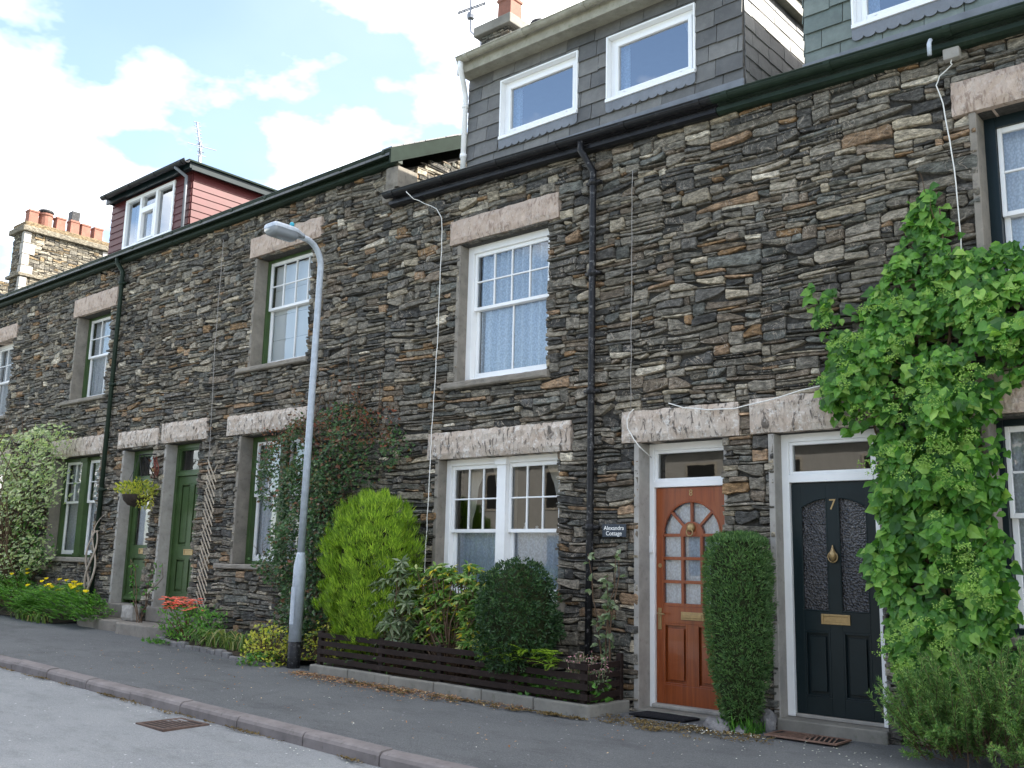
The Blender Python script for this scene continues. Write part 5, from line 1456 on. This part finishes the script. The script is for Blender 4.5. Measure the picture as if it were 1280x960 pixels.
for i in range(7): diag(ox+W_-.040-i*.040,-.6)
mb.build('grid',[M['coir'],M['dark']],t,recalc=True)
# rocks by hedge
def rock(label,c,s,seed):
    b=bmesh.new();bmesh.ops.create_icosphere(b,subdivisions=3,radius=1)
    for v in b.verts:
        n=noise.noise(v.co*1.3+V((seed,0,0)))*.35+noise.noise(v.co*4+V((seed,3,0)))*.12
        v.co*=1+n;v.co=V((v.co.x*s[0],v.co.y*s[1],v.co.z*s[2]))
    me=bpy.data.meshes.new('rock');b.to_mesh(me);b.free();me.materials.append(M['rock'])
    o=bpy.data.objects.new('rock',me);COL.objects.link(o);o.location=c;tag(o,label,'rock')
    return o
a=rock('long grey boulder lying in front of the clipped hedge',(-4.28,-.36,zg(-4.28,-.3)+.03),(.17,.085,.07),3);a.rotation_euler=(0,.12,-.5)
a=rock('small dark stone beside the white door frame right of the hedge',(-3.93,-.14,zg(-3.9,-.14)+.06),(.07,.06,.11),8)
a=rock('smaller flat grey stone at the right end of the long boulder',(-4.05,-.36,zg(-4.08,-.36)+.02),(.08,.06,.04),12)
# ------------------------------------------------------------------ stuff: litter, petals, ground cover
r=random.Random(120)
mb=MB()
for i in range(2200):
    t_=r.random();x=-9.3+t_*3.3;y=-.90+.22*t_-abs(r.gauss(0,.10+.10*math.sin(min(1,t_)*3.1)))
    if i>2050: x=r.uniform(-12.5,-4);y=r.uniform(-2.6,-.9)
    if t_>.72 and i<=2050 and r.random()<.6: continue
    leaf(mb,V((x,y,zg(x,y)+.014+r.uniform(0,.008))),V((r.uniform(-1,1),r.uniform(-1,1),r.uniform(-.1,.25))),V((r.uniform(-.4,.4),r.uniform(-.4,.4),1)),r.uniform(.015,.04),r.uniform(.01,.02),0)
tag(mb.build('leaf_litter',M['litter']),'dry brown fallen leaves along the bed edging on the pavement','leaf litter',None,'stuff')
mb=MB()
for i in range(420):
    x=r.gauss(-4.18,.22);y=-.42-abs(r.gauss(0,.14))+.1
    if i>180: x=r.uniform(-5.5,-2.6);y=-.5-abs(r.gauss(0,.4))
    if i>300: x=r.uniform(-13,-5);y=r.choice([-2.95-r.random()*.2,r.uniform(-2.5,-1)])
    z=zg(x,y)+.016-(.10 if y<-2.9 else 0)
    s=r.uniform(.008,.02) if i>180 else r.uniform(.012,.028)
    leaf(mb,V((x,y,z)),V((r.uniform(-1,1),r.uniform(-1,1),.1)),V((0,0,1)),s,s*.7,0)
tag(mb.build('fallen_petals',M['petal']),'fallen white petals scattered on the pavement by the hedge','petals',None,'stuff')
mb=MB()
def mossy(x0,x1,y0,y1,n):
    for i in range(n):
        x,y=r.uniform(x0,x1),r.uniform(y0,y1);s=r.uniform(.008,.022);leaf(mb,V((x,y,zg(x,y)+.012-(.10 if y<-2.9 else 0))),V((r.uniform(-1,1),r.uniform(-1,1),.3)),V((0,0,1)),s*1.4,s,0,.4,.1)
for i in range(60):
    cx,cy=r.gauss(-4.5,.42),-.42-abs(r.gauss(0,.17));mossy(cx-.10,cx+.10,cy-.07,cy+.07,26)
for i in range(60):
    t_=r.random();cx,cy=-8.3+t_*3.2,-.93+.22*t_-abs(r.gauss(0,.07));mossy(cx-.07,cx+.07,cy-.03,cy+.03,30)
for i in range(60):
    cx,cy=r.uniform(-16,-5),-2.93-abs(r.gauss(0,.02));mossy(cx-.12,cx+.12,cy-.02,cy+.01,20)
tag(mb.build('moss_grit',M['moss']),'sandy moss and grit gathered along the pavement and kerb edges','moss',None,'stuff')
mb=MB()
for i in range(430):
    t_=r.random()
    x=-9.1+3.65*t_
    if i>170:x=r.uniform(-6.4,-5.4)
    y=-.70+.24*(x+9.1)/3.65+r.uniform(-.12,.25);z=zg(x,y)+r.uniform(.10,.3)
    leaf(mb,V((x,y,z)),rv(r),V((0,-.6,.8))+rv(r)*.4,r.uniform(.035,.065),.045,1,.12,.1)
for i in range(150):
    x=r.uniform(-4.25,-3.92);y=-.3+r.uniform(-.12,.1);d=V((r.uniform(-.6,.6),-.4,1));leaf(mb,V((x,y,zg(x,y))),d,V((0,-1,.2)),r.uniform(.05,.16),.012,2,0,.3)
for i in range(60):
    x=r.uniform(-12.9,-12.4);y=-.78+r.uniform(-.05,.1);leaf(mb,V((x,y,zg(x,y)+.02)),rv(r)+V((0,0,.9)),V((0,-1,.3)),.07,.035,0)
tag(mb.build('ground_cover',M['weed']),'small green weeds and ivy growing at the bed edges and wall foot','weeds',None,'stuff')
# ------------------------------------------------------------------ street lamp
lx,ly=-9.63,-.73;g=zg(lx,ly)
t=thing('street_lamp','grey galvanised street lamp with arm over the pavement','street lamp',(lx,ly,g))
tx=-.02
P=lambda z:(lx+tx*(z-g)/5.0,ly+.06*(z-g)/5.0)
mb=MB();mb.tube([(lx,ly,g-.1),(lx,ly,g+.30)],.0755,18);mb.build('painted_foot',M['blackpaint'],t,True)
mb=MB();mb.tube([(lx,ly,g+.30),(P(1.22)[0],P(1.22)[1],1.22),(P(1.30)[0],P(1.3)[1],1.30),(P(1.42)[0],P(1.42)[1],1.42),(P(1.44)[0],P(1.44)[1],1.45)],[.076,.076,.074,.052,.047],18);mb.build('base_column',M['galv'],t,True)
mb=MB();mb.prof_x(lx-.0,lx+.0,[],0) if 0 else None
vs=[(lx+.0772*math.sin(a),ly-.0772*math.cos(a),z) for z in (.62,1.05) for a in [(-.55+.1375*i) for i in range(9)]]
mb.add(vs,[(i,i+1,i+10,i+9) for i in range(8)]);mb.build('access_door',M['galv'],t,True)
pts=[(P(1.43)[0],P(1.43)[1],1.43),(P(3)[0],P(3)[1],3.0),(P(4.6)[0],P(4.6)[1],4.6),(P(5.0)[0],P(5.0)[1],5.0)]
bx,by=P(5.0);
for i in range(1,9):
    a=i/8*math.radians(82);R0=.27
    pts.append((bx,by-R0*(1-math.cos(a)),5.0+R0*math.sin(a)*1.15))
e=pts[-1];pts.append((e[0],e[1]-.12,e[2]+.010))
mb=MB();mb.tube(pts,[.045,.043,.040,.039]+[.038]*9,16);mb.build('pole',M['galv'],t,True)
e=pts[-1]
hd_=MB();prof=[];n=14;L0=.50
def ringh(u,top):
    w=.05+.075*sm(0,.4,u)-.02*sm(.93,1,u);hgt=(.045+.03*sm(0,.3,u))*(1-.35*sm(.9,1,u));return w,hgt
vs=[];m=12
for i in range(n+1):
    u=i/n;w,hg=ringh(u,1)
    for j in range(m+1):
        a=math.pi*j/m;vs.append((e[0]+w*math.copysign(abs(math.cos(a))**.55,math.cos(a)),e[1]+.05-L0*u,e[2]-.005+hg*math.sin(a)**.7))
fs=[(i*(m+1)+j,i*(m+1)+j+1,(i+1)*(m+1)+j+1,(i+1)*(m+1)+j) for i in range(n) for j in range(m)]+[tuple(range(m+1)),tuple(range(n*(m+1),(n+1)*(m+1)))]
hd_.add(vs,fs);L1=hd_.build('lantern',M['galv'],t,True,recalc=True)
vs=[]
for i in range(n+1):
    u=i/n;w,hg=ringh(u,1);w*=.96
    for j in range(m+1):
        a=math.pi*j/m;vs.append((e[0]+w*math.copysign(abs(math.cos(a))**.5,math.cos(a)),e[1]+.05-L0*u,e[2]-.004-(hg*1.25)*math.sin(a)**.7*(1 if u>.25 else .45)))
hd_=MB();hd_.add(vs,fs);
ln=N('clear lamp bowl');ln.base((.42,.46,.50));ln.set(Roughness=.12,Transmission_Weight=.5)
hd_.build('lens',ln.mat,L1,True,recalc=True)
mb=MB();mb.lathe((e[0],e[1]-.12,e[2]+.09),[(.03,0),(.03,.03),(.022,.05),(.004,.058)],10)
pc=painted('blue photocell',(.05,.35,.45),.3,.1,.05);mb.build('photocell',pc,L1,True)
# ------------------------------------------------------------------ name plate
t=thing('name_plate','small dark slate plate with white lettering on the wall left of the orange door','sign',(-5.56,-.05,1.725))
mb=MB();mb.box(-5.70,-5.42,-.062,-.045,1.662,1.787);mb.build('plate',M['sign'],t,bevel=.004)
text('Alexandra\nCottage',.058,(-5.56,-.0635,1.722),'signtext',t,'lettering',.001)
# ------------------------------------------------------------------ hanging basket, trellis
r=random.Random(130)
bxx,byy,bz=-14.43,-.30,2.30
t=thing('hanging_basket','hanging basket of yellow green foliage beside the left green door','hanging basket',(bxx,byy,bz))
mb=MB();mb.lathe((bxx,byy,bz-.20),[(.03,0),(.12,.03),(.19,.10),(.21,.17),(.205,.19),(.02,.185)],16);mb.build('basket',M['wicker'],t,True)
mb=MB()
for i in range(520):
    a=r.uniform(0,6.283);q=math.sqrt(r.random())*.3;p=V((bxx+q*math.cos(a),byy+q*math.sin(a),bz+r.uniform(-.02,.26)*(1-q*1.6)+.0));leaf(mb,p,V((math.cos(a),math.sin(a),.8))+rv(r)*.7,rv(r),.06,.024,0)
for i in range(110):
    a=r.uniform(-.6,.8);p=V((bxx+.27*math.cos(a)+r.uniform(-.06,.1),byy+.2*math.sin(a),bz-r.uniform(0,.22)));leaf(mb,p,V((.4,0,-.6))+rv(r)*.6,rv(r),.06,.024,0)
mb.build('foliage',M['euon'],t)
mb=MB();mb.tube([(bxx,-.03,2.95),(bxx,byy,2.92),(bxx,byy,2.86)],.010,6);mb.tube([(bxx,-.03,2.60),(bxx,byy*.8,2.91)],.009,6)
for a in (0,2.1,4.2): mb.tube([(bxx,byy,2.86),(bxx+.2*math.cos(a),byy+.2*math.sin(a),bz)],.004,4)
mb.build('bracket',M['blackpaint'],t)
t=thing('wall_ornament','red wire ornament fixed to the pier between the two green doors','ornament',(-14.38,-.06,2.75))
mb=MB()
for k in range(4): mb.tube([(-14.38+.10*math.sin(k)+.05*math.sin(a*.6),-.07,2.60+a*.035+.03*math.cos(k)) for a in range(9)],.008,5)
for k in range(14): leaf(mb,V((-14.38+r.uniform(-.1,.1),-.08,r.uniform(2.55,2.9))),rv(r),V((0,-1,0)),.06,.04,0)
mb.build('wire',M['redtwig'],t)
t=thing('trellis','narrow wooden lattice trellis leaning on the wall right of the right green door','trellis',(-13.05,-.05,.5))
mb=MB();x0,z0,z1=-13.1,.50,2.62;cxs=lambda z:-12.75+.03*(z-.5)/2
nn=20
for i in range(nn):
    z=z0+(z1-z0)*i/nn;c=cxs(z);w=.13
    mb.obox((c-w,-.085,z+.26),(2*w,0,-.34),(.010,0,.012),(0,.010,0))
for i in range(0,nn,6):
    z=z0+(z1-z0)*i/nn;c=cxs(z);w=.12;mb.obox((c-w,-.072,z-.05),(2*w,0,.34),(.010,0,-.012),(0,.010,0))
mb.build('lattice',M['trellis'],t)
# ------------------------------------------------------------------ aerials
def aerial(label,base,h,boom,n,tilt,seed):
    t=thing('tv_aerial',label,'aerial',base,'tv aerials on the roofs');x,y,z=base;mb=MB()
    mb.tube([(x,y,z),(x,y,z+h)],.02,6);mb.build('mast',M['aerial'],t)
    mb=MB();a=V((x,y,z+h*.93));d=V(boom).normalized();L0=V(boom).length;s=d.cross(V((0,0,1))).normalized() if abs(d.z)<.95 else V((1,0,0))
    mb.tube([a-d*L0*.25,a+d*L0*.75],.017,5)
    for i in range(n):
        p=a-d*L0*.25+d*L0*i/(n-1);w=.07+.03*(i==0)
        mb.tube([p-s*w,p+s*w],.011,4)
    for w in (-1,1):
        mb.tube([a-d*L0*.25-V((0,0,.0)),a-d*L0*.33+V((0,0,w*.3))],.008,4);mb.tube([a-d*L0*.28+V((0,0,w*.22))-s*.3,a-d*L0*.28+V((0,0,w*.22))+s*.3],.011,4)
    mb.build('antenna',M['aerial'],t)
    return t
aerial('tv aerial on a thin mast above the red boarded dormer',(-17.45,2.0,8.2),1.6,(-.45,.1,.9),10,0,1)
t=thing('tv_aerial','tv aerial on a cranked mast beside the chimney above the grey slate dormer','aerial',(-10.0,2.6,8.0),'tv aerials on the roofs')
mb=MB();mb.tube([(-9.75,2.3,8.9),(-9.95,2.45,9.32),(-9.95,2.45,9.6),(-10.33,2.6,9.98),(-10.35,2.6,10.2),(-10.36,2.6,10.75),(-10.34,2.6,11.2)],.02,6)
mb.build('mast',M['aerial'],t)
mb=MB()
for dz in (.0,.06): mb.tube([(-10.65,2.6,10.42+dz*.5),(-10.02,2.6,10.36+dz*.5)],.012,5)
for x in (-10.62,-10.5,-10.2,-10.05): mb.tube([(x,2.6,10.18),(x,2.6,10.62)],.010,4)
mb.lathe((-10.35,2.6,10.22),[(.06,0),(.07,.05),(.06,.10)],8);mb.build('antenna',M['aerial'],t)
# ------------------------------------------------------------------ camera
cam=bpy.data.cameras.new('camera');co=bpy.data.objects.new('camera',cam);COL.objects.link(co);S.camera=co
yaw,pit,rol=map(math.radians,(-41.10929,10.33374,1.37703))
f_=V((math.sin(yaw)*math.cos(pit),math.cos(yaw)*math.cos(pit),math.sin(pit)));rr_=V((math.cos(yaw),-math.sin(yaw),0));uu=rr_.cross(f_)
r2=rr_*math.cos(rol)+uu*math.sin(rol);u2=-rr_*math.sin(rol)+uu*math.cos(rol)
co.matrix_world=Matrix(((r2.x,u2.x,-f_.x,0),(r2.y,u2.y,-f_.y,-8.0),(r2.z,u2.z,-f_.z,1.4),(0,0,0,1)))
cam.sensor_width=36;cam.lens=36*1219.2/1280;cam.clip_end=2000;cam.clip_start=.05
# ------------------------------------------------------------------ light
el=math.radians(40);az=math.radians(49)   # azimuth from +Y towards +X
ts=V((math.cos(el)*math.sin(az),math.cos(el)*math.cos(az),math.sin(el)))
sd=bpy.data.lights.new('sun','SUN');sd.energy=4.5;sd.angle=math.radians(.5);sd.color=(1,.95,.86)
so=bpy.data.objects.new('sun',sd);COL.objects.link(so);so.rotation_euler=ts.to_track_quat('Z','Y').to_euler();so.location=(10,10,30)
W=bpy.data.worlds.new('World');S.world=W;W.use_nodes=True;nt=W.node_tree;nt.nodes.clear()
nn_=nt.nodes.new;lk=nt.links.new
out=nn_('ShaderNodeOutputWorld');bg=nn_('ShaderNodeBackground');sky=nn_('ShaderNodeTexSky');sky.sky_type='NISHITA';sky.sun_disc=False
sky.sun_elevation=el;sky.sun_rotation=az;sky.air_density=1.0;sky.dust_density=1.0;sky.ozone_density=1.2
tc=nn_('ShaderNodeTexCoord');sp=nn_('ShaderNodeSeparateXYZ');lk(tc.outputs['Generated'],sp.inputs[0])
def wm(op,a,b):
    m=nn_('ShaderNodeMath');m.operation=op
    for i,v in enumerate((a,b)):
        if isinstance(v,(int,float)):m.inputs[i].default_value=v
        else:lk(v,m.inputs[i])
    return m.outputs[0]
zz_=wm('ADD',wm('MAXIMUM',sp.outputs[2],0.0),.22)
cb=nn_('ShaderNodeCombineXYZ');lk(wm('DIVIDE',sp.outputs[0],zz_),cb.inputs[0]);lk(wm('DIVIDE',sp.outputs[1],zz_),cb.inputs[1]);cb.inputs[2].default_value=1.7
nz=nn_('ShaderNodeTexNoise');nz.inputs['Scale'].default_value=1.35;nz.inputs['Detail'].default_value=7;nz.inputs['Roughness'].default_value=.52;lk(cb.outputs[0],nz.inputs['Vector'])
# more open blue sky on the street side
side=wm('MULTIPLY',sp.outputs[1],.09)
rp=nn_('ShaderNodeValToRGB');rp.color_ramp.elements[0].position=.45;rp.color_ramp.elements[1].position=.59
lk(wm('ADD',nz.outputs['Fac'],side),rp.inputs[0])
n2=nn_('ShaderNodeTexNoise');n2.inputs['Scale'].default_value=2.6;n2.inputs['Detail'].default_value=5;lk(cb.outputs[0],n2.inputs['Vector'])
rc=nn_('ShaderNodeValToRGB');rc.color_ramp.elements[0].position=.35;rc.color_ramp.elements[0].color=(9.2,9.1,9.0,1);rc.color_ramp.elements[1].position=.65;rc.color_ramp.elements[1].color=(14.0,13.6,13.0,1);lk(n2.outputs['Fac'],rc.inputs[0])
mx=nn_('ShaderNodeMix');mx.data_type='RGBA';veil=wm('MULTIPLY',wm('MINIMUM',wm('MAXIMUM',wm('ADD',wm('MULTIPLY',sp.outputs[1],1.5),.15),0.0),1.0),.06)
lk(wm('MAXIMUM',rp.outputs[0],veil),mx.inputs[0]);lk(sky.outputs[0],mx.inputs[6]);lk(rc.outputs[0],mx.inputs[7])
bg.inputs[1].default_value=.10;lk(mx.outputs[2],bg.inputs[0]);lk(bg.outputs[0],out.inputs[0])
vs=S.view_settings;vs.view_transform='Standard';vs.look='None';vs.exposure=2.0;vs.gamma=1;vs.use_curve_mapping=False
S.render.engine='CYCLES';S.cycles.max_bounces=6;S.cycles.transparent_max_bounces=12
